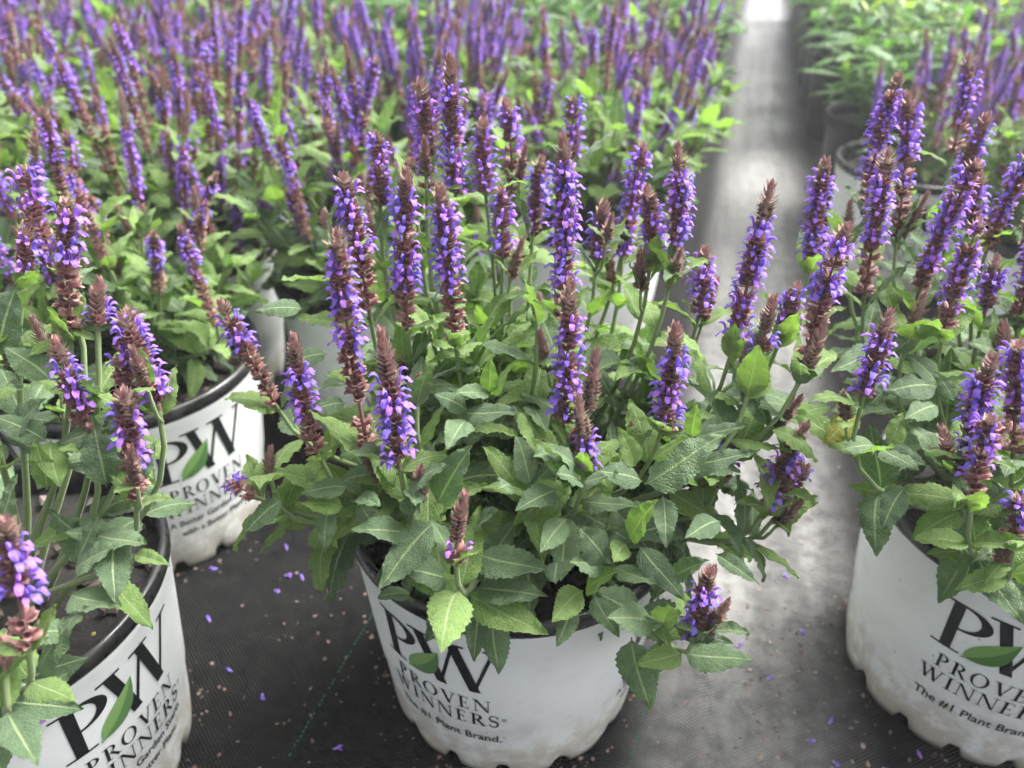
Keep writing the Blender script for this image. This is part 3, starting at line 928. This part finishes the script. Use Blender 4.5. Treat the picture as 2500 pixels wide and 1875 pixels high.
def salvia(base, rot, first, spikes, label, group=None, seed=0, hero=False, leaves=(), rosette=26, nodes=(0.25, 0.45, 0.63, 0.80, 0.95), letters=True, shoots=0, lscale=1.0, sh_r=0.11, sh_z=(0.05, 0.13)):
    rr = random.Random(seed)
    root = bpy.data.objects.new('potted_salvia', None)
    col.objects.link(root)
    root.location = base
    root.empty_display_size = 0.05
    tag(root, label, 'potted plant', group)
    add_pot(root, rot, first, letters, seed)
    for sp_ in spikes:
        S, T, b, e = sp_[:4]
        axis = T - S
        L = axis.length
        dz = axis.normalized()
        if hero:
            bd = rr.uniform(-.16, .16)
            k = 0.93 * (sp_[4] if len(sp_) > 4 else 1.0)
            A, flo = spike_geo(L, b, e, rr.randrange(10 ** 6), k, bd)
            m = frame(S - base, dz.cross(Vector((rr.uniform(-1, 1), rr.uniform(-1, 1), .1))), dz)
            so = add('flower_spike', A.mesh('flower_spike', [M_calyx]), root, m)
            for pm, q in flo:
                add('floret', FLO_ME[q], so, pm)
        else:
            q = rr.randrange(len(BANK))
            if e < b + 0.12: q = (q // 4) * 4 + 3
            m = frame(S - base, dz.cross(Vector((rr.uniform(-1, 1), rr.uniform(-1, 1), .1))), dz, (1, 1, L / 0.1))
            so = add('flower_spike', BANK[q][0], root, m)
            add('florets', BANK[q][1], so, kind='stuff')
        c = sp_[5] if len(sp_) > 5 else crown_pt(base, S, rr)
        out = Vector((S.x - base.x, S.y - base.y, 0))
        d0 = UP * 1.0 + out * 4.5
        f = stem_curve(c, d0, S + dz * 0.004, dz)
        add('stem', stem_mesh(f, base, 0.0023, 0.0013, 9, rr.uniform(.2, .6)), root)
        add_leaf_pairs(root, f, base, rr, nodes, lscale, drop=0.12)
        # axillary bud shoots
        if rr.random() < (0.55 if hero else 0.25):
            t = rr.choice((0.72, 0.85, 0.95))
            p = f(t); tg = (f(min(1, t + .03)) - f(t - .03)).normalized()
            sd = Vector((rr.uniform(-1, 1), rr.uniform(-1, .4), 0)).normalized()
            d1 = (tg * 0.5 + sd * 0.55 + UP * 0.9).normalized(); Ls = rr.uniform(.012, .03)
            q = p + d1 * Ls
            f2 = stem_curve(p, sd + tg * .6, q, (d1 + UP * .5))
            add('stem', stem_mesh(f2, base, 0.0012, 0.0009, 4, .5), root)
            add('bud_spike', BUD_ME[rr.randrange(2)], root, frame(q - base, (d1 + UP * .5).cross(Vector((.3, 1, .2))), (d1 + UP * .5).normalized(), (.85, .85, .85)))
            add_leaf_pairs(root, f2, base, rr, (0.95,), 0.62, 0.0)
    # leafy non-flowering shoots
    for i in range(shoots):
        a = rr.uniform(0, 6.283); r = sh_r * math.sqrt(rr.random())
        S = base + Vector((r * math.cos(a), r * math.sin(a), 0.19 + rr.uniform(*sh_z) * (1.12 - 2.2 * r)))
        c = crown_pt(base, S, rr)
        f = stem_curve(c, UP + Vector((math.cos(a), math.sin(a), 0)) * .5, S, UP + Vector((math.cos(a), math.sin(a), 0)) * .3)
        add('stem', stem_mesh(f, base, 0.0020, 0.0012, 6, rr.uniform(.2, .6)), root)
        add_leaf_pairs(root, f, base, rr, (0.3, 0.6, 0.82, 0.96, 1.0), 0.98 * lscale, 0.78)
    # basal rosette
    for i in range(rosette):
        a = 6.283 * (i + rr.random()) / rosette * 2.4
        r = rr.uniform(0.015, 0.075)
        p = base + Vector((r * math.cos(a), r * math.sin(a), 0.188 + rr.uniform(0, .03)))
        tilt = rr.uniform(0.1, 0.9)
        d = Vector((math.cos(a) * math.cos(tilt), math.sin(a) * math.cos(tilt), math.sin(tilt)))
        put_leaf(root, p, d, UP, rr.uniform(.050, .074) * lscale, 'old', rr.uniform(.9, 1.1), rr.choice((0, 1, 2, 4, 6, 7)), rr, base)
    for (p, q, kind, w, var) in leaves:
        d = q - p
        L = d.length
        toward = Vector((0, 0, CAM_H)) - p
        n = (UP * 1.0 + toward.normalized() * 0.8)
        put_leaf(root, p, d, n, L, kind, w, var, rr, base, True)
    flush_leaves(root)
    return root

# depth of the front surface of the middle plant at a photo row
def yf(v, tab):
    xs, ys = zip(*tab)
    return float(np.interp(v, xs, ys))
MID = Vector((0.003, 0.4677, 0)); LEFT = Vector((-0.360, 0.379, 0)); BACK = Vector((-0.374, 0.668, 0)); RIGHT = Vector((0.411, 0.477, 0))
TAB_M = ((480, .54), (600, .49), (780, .44), (950, .405), (1150, .365), (1300, .352), (1500, .338), (1900, .325))
def spec(lst, tab, dy=0.0, lean=0.01):
    out = []
    for row in lst:
        tx, ty, bx, by, b, e = row[:6]
        off = row[6] if len(row) > 6 else 0.0
        k = row[7] if len(row) > 7 else 1.0
        Y = yf(by * K, tab) + dy + off
        out.append((at(bx * K, by * K, Y), at(tx * K, ty * K, Y + lean), b, e, k))
    return out
SP_M = [  # tip x,y  base x,y (read off the photograph)  bud end, flower end
 (965, 125, 985, 430, .24, .95), (930, 180, 922, 410, .20, .85), (1030, 265, 1050, 425, .22, .95), (825, 295, 822, 460, .1, .9, .02), (760, 385, 800, 690, .08, .50),
 (855, 370, 880, 720, .16, .72), (960, 400, 985, 740, .15, .62), (895, 350, 900, 460, .2, .95, .03), (1115, 220, 1105, 430, .12, .62, .06), (1238, 215, 1236, 345, .1, .95, .08),
 (1232, 305, 1216, 690, .16, .78), (1245, 615, 1215, 935, .22, .90), (1285, 760, 1268, 905, .97, .98), (1268, 860, 1262, 1015, .58, .98, 0, .9), (1500, 318, 1450, 600, .2, .92),
 (1420, 410, 1405, 575, .2, .95), (1390, 320, 1350, 520, .1, .8, .05), (1300, 440, 1290, 570, .3, .95, .02), (1665, 395, 1580, 765, .24, .88), (1770, 350, 1752, 575, .15, .85, .05),
 (1805, 485, 1735, 800, .12, .52), (1475, 695, 1430, 930, .30, .94, 0, 1.05), (1530, 540, 1508, 690, .2, .85, .04), (1720, 620, 1685, 740, .2, .9, .02), (1660, 645, 1645, 770, .62, .95),
 (1787, 700, 1735, 815, .9, .95, -.01), (1715, 905, 1650, 1110, .28, .78, .03), (1735, 1010, 1672, 1125, .2, .9, .04), (1520, 1225, 1500, 1385, .26, .92, -.02), (985, 1075, 985, 1215, .68, .80, -.035, .95),
 (838, 735, 862, 1010, .36, .98, -.01, 1.12), (600, 735, 690, 990, .22, .64, .02), (695, 487, 795, 970, .10, .50), (480, 650, 600, 885, .12, .45, .06), (503, 1042, 560, 1078, .1, .4, .03, .8),
 (580, 970, 582, 1035, .95, .98, .02, .8), (1578, 950, 1555, 1050, .15, .6, .04), (905, 815, 900, 875, .95, .98, .0, .9), (1090, 412, 1085, 560, .12, .95, .03), (1165, 345, 1150, 520, .15, .8, .06),
 (1628, 795, 1618, 850, .95, .98), (1162, 640, 1162, 690, .95, .98, .01, .8), (700, 455, 705, 500, .95, .98, .04, .8),(1350, 470, 1345, 560, .2, .9, .05),
]
# leaves read off the photograph (crop origin 850,850 at 2.212x): base, tip, kind, width, curl variant
LM = [(480, 930, 110, 1230, 'old', 1.1, 0), (560, 1250, 205, 1215, 'old', 1.0, 1), (600, 1240, 490, 1412, 'young', 1.25, 6), (700, 1110, 1030, 1282, 'old', 1.35, 0), (690, 1295, 1070, 1372, 'old', .95, 3),
 (1270, 1310, 1052, 1412, 'young', 1.15, 6), (1285, 1300, 1465, 1228, 'young', 1.1, 3), (1390, 1190, 1180, 1090, 'old', .95, 0), (1570, 1060, 1760, 1402, 'old', .85, 6), (1330, 1330, 1410, 1580, 'old', 1.15, 0),
 (700, 1385, 700, 1690, 'old', .95, 1), (790, 1420, 735, 1745, 'old', 1.1, 6), (1235, 1400, 1080, 1575, 'old', 1.0, 6), (1660, 1490, 1380, 1370, 'old', .95, 0), (1530, 1560, 1540, 1960, 'old', 1.0, 6),
 (1600, 735, 2070, 565, 'old', 1.0, 6), (1590, 720, 1340, 600, 'old', 1.0, 0), (620, 350, 912, 400, 'old', 1.0, 0), (480, 840, 700, 540, 'old', 1.05, 3), (1185, 925, 990, 1058, 'old', 1.2, 0),
 (1130, 760, 920, 900, 'old', 1.15, 1), (1250, 720, 1110, 655, 'old', 1.2, 3), (1265, 725, 1440, 718, 'old', 1.1, 0), (1520, 1030, 1690, 840, 'young', 1.0, 3), (1500, 1060, 1385, 1112, 'young', 1.1, 6),
 (2010, 930, 1780, 972, 'old', 1.0, 0), (1985, 1110, 2212, 1292, 'old', .75, 3), (1760, 1500, 2062, 1640, 'old', .8, 0), (330, 1000, 20, 1010, 'old', 1.0, 1),
 (690, 970, 810, 898, 'old', 1.1, 3), (1390, 1160, 1285, 890, 'old', 1.0, 0), (1430, 1180, 1640, 1312, 'old', 1.0, 0), (1700, 790, 1740, 1080, 'old', 1.0, 1), (1690, 1500, 1700, 1620, 'young', 1.1, 0), (1700, 1490, 1720, 1400, 'young', 1.1, 3),
 (330, 740, 500, 700, 'old', 1.2, 6), (360, 760, 310, 840, 'old', 1.4, 0), (60, 800, 160, 870, 'old', 1.0, 3), (1180, 560, 980, 540, 'old', 1.0, 0), (1180, 700, 1000, 470, 'young', .8, 3), (640, 340, 480, 200, 'old', 1.0, 6),
 (1800, 640, 2212, 620, 'old', .85, 0), (1860, 480, 2160, 460, 'old', .9, 0), (1850, 480, 1900, 300, 'young', .9, 3), (1550, 640, 1480, 420, 'young', 1.0, 3), (1640, 600, 1840, 510, 'young', .8, 0), (760, 240, 790, 50, 'young', 1.0, 3), (770, 250, 905, 120, 'young', .9, 0), (760, 250, 560, 230, 'old', .9, 3),
 (640, 380, 560, 560, 'old', 1.1, 1), (1740, 1250, 1950, 1170, 'old', 1.0, 3), (1230, 640, 1080, 560, 'old', 1.0, 1), (330, 1330, 210, 1390, 'old', 1.3, 2), (1120, 1160, 1180, 1250, 'old', 1.4, 2), (880, 740, 780, 720, 'old', 1.2, 0)]
leaves_m = []
for x0, y0, x1, y1, kd, w, var in LM:
    u0, v0, u1, v1 = 850 + x0 / 2.212, 850 + y0 / 2.212, 850 + x1 / 2.212, 850 + y1 / 2.212
    leaves_m.append((at(u0, v0, yf(v0, TAB_M) - 0.012), at(u1, v1, yf(v1, TAB_M) - 0.028), kd, w, var))
for u0, v0, u1, v1, kd in ((690, 1222, 583, 1283, 'old'), (806, 1236, 768, 1340, 'old'), (840, 1240, 740, 1205, 'young'), (850, 1190, 735, 1180, 'old'), (880, 1230, 920, 1330, 'old'), (740, 755, 625, 738, 'old'), (800, 865, 695, 868, 'old'), (845, 985, 755, 985, 'old')):
    leaves_m.append((at(u0, v0, yf(v0, TAB_M) + .01), at(u1, v1, yf(v1, TAB_M)), kd, 1.0, 6))
salvia(MID, math.radians(-27), 0, spec(SP_M, TAB_M), 'fullest violet salvia, its white logo pot alone between two green stitched lines in the fabric', seed=101, hero=True, leaves=leaves_m, rosette=60, shoots=30, sh_z=(.05, .17), nodes=(0.3, 0.5, 0.66, 0.82, 0.96))

TAB_L = ((450, .44), (700, .41), (900, .38), (1150, .345), (1400, .30), (1600, .27))
SP_L = [(135, 445, 152, 725, .04, .42), (265, 680, 275, 890, .08, .45), (290, 680, 345, 885, .16, .92), (268, 830, 298, 1080, .22, .66), (110, 740, 188, 930, .28, .80), (207, 610, 212, 715, .7, .92),
        (12, 1130, 62, 1395, .16, .62, -.03, 1.05), (8, 1390, 12, 1450, .95, .98, -.03), (88, 1468, 72, 1560, .62, .8, -.01, .85), (62, 505, 50, 605, .2, .9, .02), (25, 380, 120, 560, .08, .45, .03), (-60, 560, -40, 760, .2, .8), (-90, 800, -70, 1000, .2, .8), (75, 690, 115, 790, .95, .98, .03)]
leaves_l = []
for u0, v0, u1, v1, kd, w in ((185, 1370, 260, 1270, 'old', 1.0), (180, 1545, 55, 1520, 'old', 1.1), (285, 1310, 235, 1470, 'old', 1.2), (230, 1310, 160, 1285, 'old', 1.1), (235, 1305, 330, 1355, 'old', 1.15), (330, 1355, 412, 1388, 'young', .6), (185, 1385, 285, 1345, 'old', 1.2), (170, 1450, 265, 1510, 'old', 1.2), (90, 1640, 215, 1520, 'old', .8), (125, 1075, 105, 1190, 'young', 1.1), (115, 1195, 120, 1075, 'young', 1.2), (30, 1060, 115, 985, 'old', 1.2), (125, 930, 45, 825, 'old', 1.3), (60, 940, 10, 930, 'old', 1.2), (115, 1080, 0, 990, 'old', 1.0), (140, 1085, 300, 1055, 'old', .9), (45, 1780, 155, 1715, 'old', .9), (55, 1790, -60, 1700, 'old', 1.0), (170, 1640, 90, 1690, 'old', 1.3), (0, 1280, 60, 1170, 'old', .9), (-10, 870, 60, 700, 'old', 1.2), (45, 760, 105, 690, 'young', .8), (140, 830, 60, 860, 'young', .9), (200, 1140, 290, 1040, 'old', 1.0), (260, 1190, 240, 1010, 'old', 1.0)):
    leaves_l.append((at(u0, v0, yf(v0, TAB_L)), at(u1, v1, yf(v1, TAB_L) - .01), kd, w, R.choice((0, 3, 6))))
salvia(LEFT, math.radians(68), 1, spec(SP_L, TAB_L), 'violet salvia in white pot showing bark soil and a bare shiny black rim', seed=202, hero=True, leaves=leaves_l, rosette=4, nodes=(0.58, 0.82, 0.96), shoots=0, lscale=0.78)

TAB_R = ((300, .62), (480, .56), (650, .52), (850, .45), (1000, .41), (1200, .36))
SP_R = [(1905, 165, 1870, 450, .1, .75, .03), (1990, 205, 1935, 520, .12, .5, .02), (1915, 330, 1865, 650, .14, .6), (2115, 125, 2055, 340, .2, .6, .04), (2118, 250, 2060, 440, .2, .8, .02), (2075, 345, 1975, 660, .05, .75), (2105, 480, 2035, 725, .08, .8, -.01), (2198, 325, 2125, 560, .12, .6, .01),
        (2130, 370, 2085, 520, .3, .9, .02), (1928, 683, 1862, 858, .34, .95, -.03), (2105, 765, 2092, 1000, .2, .85, -.01), (2125, 900, 2098, 1085, .08, .6, -.02), (2205, 750, 2188, 985, .08, .7, -.01), (2205, 1078, 2190, 1180, .1, .6, -.02), (1838, 440, 1830, 510, .95, .98, .03, .8), (2250, 500, 2200, 700, .2, .7), (2260, 650, 2240, 830, .2, .7), (2045, 930, 2055, 1010, .9, .95), (2170, 700, 2165, 770, .9, .95), (2300, 300, 2230, 560, .1, .7), (2000, 640, 1965, 720, .9, .95, -.01), (2160, 560, 2120, 700, .3, .8)]
leaves_r = []
for u0, v0, u1, v1, kd, w in ((2290, 945, 2150, 925, 'old', 1.0), (2285, 930, 2220, 860, 'old', 1.3), (2120, 990, 2180, 950, 'old', 1.3), (2110, 1000, 2020, 990, 'old', .8), (2140, 1090, 2045, 1075, 'old', 1.1), (2150, 1100, 2260, 1145, 'old', 1.1), (2150, 1095, 2220, 1160, 'old', 1.0), (2170, 1085, 2225, 1020, 'young', 1.2), (2210, 1190, 2125, 1275, 'old', 1.1), (2460, 1330, 2365, 1345, 'old', 1.1), (2180, 855, 2010, 880, 'old', .9), (2185, 860, 2270, 800, 'old', 1.1), (2290, 990, 2190, 1000, 'old', 1.1), (2440, 860, 2360, 830, 'old', 1.1), (2450, 1110, 2400, 1160, 'old', 1.2), (2330, 980, 2300, 900, 'old', 1.1), (2100, 700, 2050, 640, 'young', .9), (2240, 660, 2200, 580, 'old', 1.0), (2180, 760, 2150, 670, 'young', 1.0), (2360, 640, 2420, 600, 'young', .8)):
    leaves_r.append((at(u0, v0, yf(v0, TAB_R)), at(u1, v1, yf(v1, TAB_R) - .01), kd, w, R.choice((0, 3, 6))))
leaves_r.append((at(2100, 1010, .40), at(1990, 1065, .39), 'yellow', 1.2, 0))
salvia(RIGHT, math.radians(-30), 0, spec(SP_R, TAB_R), 'violet salvia in white logo pot, one yellowing leaf reaching over the lane', seed=303, hero=True, leaves=leaves_r, rosette=16, nodes=(0.4, 0.6, 0.8, 0.96), shoots=18, sh_z=(.06, .17), sh_r=.085)

# ------------------------------------------------------------------ the beds behind
def random_spikes(base, rr, n, zlo, zhi, spread=0.14):
    out = []
    for i in range(n):
        a = rr.uniform(0, 6.283); r = spread * math.sqrt(rr.random())
        h = rr.uniform(zlo, zhi) - 0.25 * r
        L = rr.uniform(.085, .165)
        o = Vector((math.cos(a), math.sin(a), 0))
        dirn = (UP + o * (r * 1.7) + Vector((rr.uniform(-.12, .12), rr.uniform(-.12, .12), 0))).normalized()
        T = base + o * r + UP * h
        S = T - dirn * L
        e = 0.5 if rr.random() < .85 else 0.1
        out.append((S, T, 0.1, e))
    return out
dpath = Vector((math.sin(PATH), math.cos(PATH), 0)); npath = Vector((math.cos(PATH), -math.sin(PATH), 0))
placed = [MID, LEFT, BACK, RIGHT]
salvia(BACK, math.radians(50), 1, spec([(375, 495, 470, 705, .14, .66), (425, 365, 430, 540, .2, .7, .05), (330, 500, 345, 640, .2, .95, .02), (205, 430, 235, 580, .12, .8, .04)], ((400, .66), (900, .60)), lean=-.005) + random_spikes(BACK + Vector((0, .03, 0)), random.Random(5), 12, .36, .44, .13),
       'violet salvia in dirt-stained white pot right behind the one showing bark soil', seed=404, rosette=30, shoots=20, sh_r=.14, sh_z=(.05, .16))
BED = 'violet salvias packed in the large flowering bed'
BED_LABEL = 'violet salvia in white pot packed into the large bed behind the front row'
n_s = 0
spots = [Vector((-0.155, 0.870, 0)), Vector((0.078, 0.795, 0)), Vector((-0.42, 0.945, 0))]
for r in range(5):
    for q in range(0, 7):
        p = Vector((0.003, 0.4677, 0)) + dpath * (0.62 + 0.285 * r + (0.14 if q % 2 else 0)) - npath * (0.275 * q + 0.055)
        spots.append(p + Vector((R.uniform(-.012, .012), R.uniform(-.012, .012), 0)))
for q in (Vector((-0.66, 0.62, 0)), Vector((-0.68, 0.90, 0))): spots.append(q)
for i in range(3000):                       # fill what is left of the bed
    t, q = 0.28 + 1.35 * i / 3000, R.uniform(0, 1.7)
    spots.append(MID + dpath * t - npath * q)
for p in spots:
    if p.y > 1.72 or abs(p.x) > 0.62 * p.y + 0.33 or any((p - o).length < 0.255 for o in placed):
        continue
    placed.append(p)
    rr = random.Random(1000 + n_s)
    far = p.y > 1.25
    if p.x * math.cos(PATH) - p.y * math.sin(PATH) > -0.08 and p.y < 0.7: continue
    salvia(p, rr.uniform(0, 6.28), n_s % 2, random_spikes(p, rr, rr.randint(42, 50) if not far else 60, .31, .47 if p.y < 1.3 else .44), BED_LABEL, BED, seed=1000 + n_s, rosette=26 if far else 40,
           nodes=(0.45, 0.75, 0.95) if far else (0.3, 0.5, 0.7, 0.9), letters=p.y < 1.0, shoots=20 if far else 30, lscale=1.2, sh_r=.165, sh_z=(.05, .19))
    n_s += 1
# bed across the lane
RB_LABEL = 'violet salvia in white pot standing among green plants across the lane'
for i, p in enumerate((Vector((0.645, 1.285, 0)), Vector((0.93, 1.20, 0)), Vector((0.98, 1.50, 0)), Vector((1.26, 1.42, 0)), Vector((1.30, 1.72, 0)), Vector((1.03, 1.80, 0)), Vector((1.22, 1.12, 0)), Vector((0.73, 0.99, 0)))):
    rr = random.Random(2000 + i)
    lab = RB_LABEL
    if i == 0:
        lab = 'violet salvia in white pot with bare rim, next to black pots along the lane'
        sp_ = random_spikes(p + Vector((.06, .04, 0)), rr, 40, .30, .44, .14)
    else:
        sp_ = random_spikes(p, rr, 38, .32, .44)
    salvia(p, rr.uniform(0, 6.28), i % 2, sp_, lab, None if i == 0 else 'salvias in the bed across the lane', seed=2000 + i, rosette=6 if i == 0 else 34, nodes=(0.5, 0.8) if i == 0 else (0.35, 0.6, 0.9), shoots=0 if i == 0 else 26, sh_r=.16, sh_z=(.05, .18), lscale=0.8 if i == 0 else 1)
    placed.append(p)

# ------------------------------------------------------------------ green perennials in black pots
def foliage_variants(n):
    out = []
    for i in range(n):
        rr = random.Random(70 + i)
        L_ = []
        stems = []
        for s in range(17):
            a = rr.uniform(0, 6.283); r = 0.165 * math.sqrt(rr.random())
            top = Vector((r * math.cos(a), r * math.sin(a), rr.uniform(.36, .46) - r * .35))
            c = Vector((r * .35 * math.cos(a), r * .35 * math.sin(a), .18))
            f = stem_curve(c, UP + Vector((math.cos(a), math.sin(a), 0)) * .4, top, UP)
            stems.append(f)
            ph = rr.uniform(0, 3)
            for q in range(8):
                t = 0.22 + 0.78 * q / 7
                p = f(t)
                for sd in (0, 1):
                    b = ph + q * 1.57 + sd * math.pi + rr.uniform(-.3, .3)
                    tilt = rr.uniform(-.1, .6) if t < .85 else rr.uniform(.5, 1.1)
                    d = Vector((math.cos(b) * math.cos(tilt), math.sin(b) * math.cos(tilt), math.sin(tilt)))
                    L = rr.uniform(.06, .092) if t < .85 else rr.uniform(.03, .05)
                    kd = 'lime' if rr.random() < (.6 if t > .9 else (.12 if t > .75 else .01)) else 'green'
                    L_.append((p, d, L, kd, rr.randrange(8), rr.uniform(.85, 1.2)))
        out.append((L_, stems))
    return out
FV = foliage_variants(3)
stem_cache = {}
def perennial(p, i, label, group):
    root = bpy.data.objects.new('potted_perennial', None)
    col.objects.link(root); root.location = p; root.empty_display_size = .05
    root.rotation_euler.z = R.uniform(0, 6.28)
    tag(root, label, 'potted plant', group)
    pot = add('pot', black_me, root)
    add('soil', soil_mes[i % 3], pot)
    L_, stems = FV[i % 3]
    for k, f in enumerate(stems):
        key = (i % 3, k)
        if key not in stem_cache: stem_cache[key] = stem_mesh(f, Vector((0, 0, 0)), .0022, .0013, 6, .5)
        add('stem', stem_cache[key], root)
    for q, d, L, kd, var, w in L_:
        me = LEAF[kd][var % len(LEAF[kd])]
        add('leaf', me, root, frame(q, d, UP, (L * w, L, L)))
n_g = 0
GL_LABEL = 'bushy green perennial with lime shoot tips growing behind the salvia bed'
GR_LABEL = 'bushy green perennial in black pot lining the far side of the lane'
for r in range(9):
    for q in range(7):
        p = Vector((0.003, 0.4677, 0)) + dpath * (1.42 + 0.29 * r) - npath * (0.28 * q + 0.045) + Vector((R.uniform(-.02, .02), R.uniform(-.02, .02), 0))
        if any((p - o).length < 0.25 for o in placed) or (q > 0 and r > 4) or abs(p.x) > .62 * p.y + .3 or n_g > 26: continue
        placed.append(p); perennial(p, n_g, GL_LABEL, 'green perennials behind the salvia bed'); n_g += 1
n_r = 0
for r in range(9):
    for q in range(3):
        p = Vector((0.645, 1.285, 0)) + dpath * (0.29 * (r + 1)) + npath * (0.28 * q + 0.0)
        if any((p - o).length < 0.25 for o in placed) or abs(p.x) > .62 * p.y + .3 or (q > 1 and r > 5): continue
        placed.append(p); perennial(p, n_r, GR_LABEL, 'green perennials across the lane'); n_r += 1

# ------------------------------------------------------------------ fallen flowers and crumbs on the fabric
FALL = 'fallen violet floret lying on the woven fabric'
pts = [(503, 1452), (567, 1500), (593, 1277), (615, 1245), (1790, 1565), (1798, 1645), (1905, 1660), (1655, 1470), (1705, 1250), (1728, 1362), (1500, 1432), (1590, 1402), (470, 1230), (620, 1190), (655, 1255), (1990, 1640), (1712, 1235), (640, 1130), (455, 1345), (720, 1620), (1760, 1600)]
flat_me = []
for q in range(4):
    A = Acc(); A.add(FLO[q][0] * (1, 1.2, .55), FLO[q][1], FLO[q][2] + np.array([[0, .25, 0]]) * (FLO[q][0][:, :1] < .5)); flat_me.append(A.mesh('fallen_floret', [M_petal]))
for i, (u, v) in enumerate(pts):
    p = on_ground(u * K, v * K)
    o = add('fallen_floret', flat_me[i % 4])
    o.matrix_world = Matrix.Translation((p.x, p.y, ground_z(p.x, p.y) + .0012)) @ Matrix.Rotation(R.uniform(0, 6.28), 4, 'Z') @ Matrix.Rotation(R.uniform(-.5, .5), 4, 'X') @ Matrix.Scale(R.uniform(.005, .0075), 4)
    tag(o, FALL, 'flower', 'fallen florets on the fabric')
A = Acc()
for i in range(620):
    if i < 420:
        s, t = R.gauss(.10, .045), R.uniform(.3, 1.3)
        if R.random() < .5: s, t = R.gauss(.13, .035), R.gauss(.45, .08)
    else:
        s, t = R.uniform(-.45, -.1), R.uniform(.25, .75)
        s = -0.28 + R.gauss(0, .07)
    x, y = s * math.cos(PATH) + t * math.sin(PATH), -s * math.sin(PATH) + t * math.cos(PATH)
    if any((Vector((x, y, 0)) - o).length < .108 for o in placed[:4]): continue
    L = R.uniform(.0014, .0036) * (1 if R.random() < .85 else 1.4)
    m = Matrix.Translation((x, y, ground_z(x, y) + .0009)) @ Matrix.Rotation(R.uniform(0, 6.28), 4, 'Z') @ Matrix.Rotation(R.uniform(-.4, .4), 4, 'X') @ Matrix.Scale(L, 4)
    A.add(xf(BR_V - (0.5, 0, 0.05), m), BR_F, R.random() if s > 0 else R.random() ** 2 * .7)
for c0 in (MID, LEFT, BACK, RIGHT):          # grit and petals gathered against the pots
    for i in range(110):
        a, r = R.uniform(0, 6.283), 0.103 + abs(R.gauss(0, .012))
        x, y = c0.x + r * math.sin(a), c0.y - r * math.cos(a)
        m = Matrix.Translation((x, y, ground_z(x, y) + .0009)) @ Matrix.Rotation(R.uniform(0, 6.28), 4, 'Z') @ Matrix.Rotation(R.uniform(-.6, .6), 4, 'X') @ Matrix.Scale(R.uniform(.0015, .004), 4)
        A.add(xf(BR_V - (0.5, 0, 0.05), m), BR_F, R.random() ** 2 * .6)
add('petal_litter', A.mesh('petal_litter', [M_debris]), kind='stuff')
bpy.data.objects['petal_litter']['label'] = 'dry tan petals and crumbs scattered over the woven fabric'
bpy.data.objects['petal_litter']['category'] = 'litter'

# ------------------------------------------------------------------ pale volume added over the scene in place of lens veiling glare
def haze_box():
    bm = bmesh.new()
    bmesh.ops.create_cube(bm, size=1.0)
    for v in bm.verts:
        v.co = (v.co.x * 124, 25 + v.co.y * 134, -1.0 if v.co.z < 0 else 0.66)
    me = bpy.data.meshes.new('glare_haze'); bm.to_mesh(me); bm.free()
    m = bpy.data.materials.new('pale_glare_haze'); m.use_nodes = True
    t = m.node_tree
    t.nodes.remove(t.nodes['Principled BSDF'])
    v = t.nodes.new('ShaderNodeVolumePrincipled')
    v.inputs['Color'].default_value = (0.95, 0.97, 1.0, 1)
    v.inputs['Density'].default_value = HAZE
    v.inputs['Anisotropy'].default_value = 0.3
    t.links.new(v.outputs[0], t.nodes['Material Output'].inputs['Volume'])
    me.materials.append(m)
    add('glare_haze', me, kind='stuff')
HAZE = 0.018
haze_box()
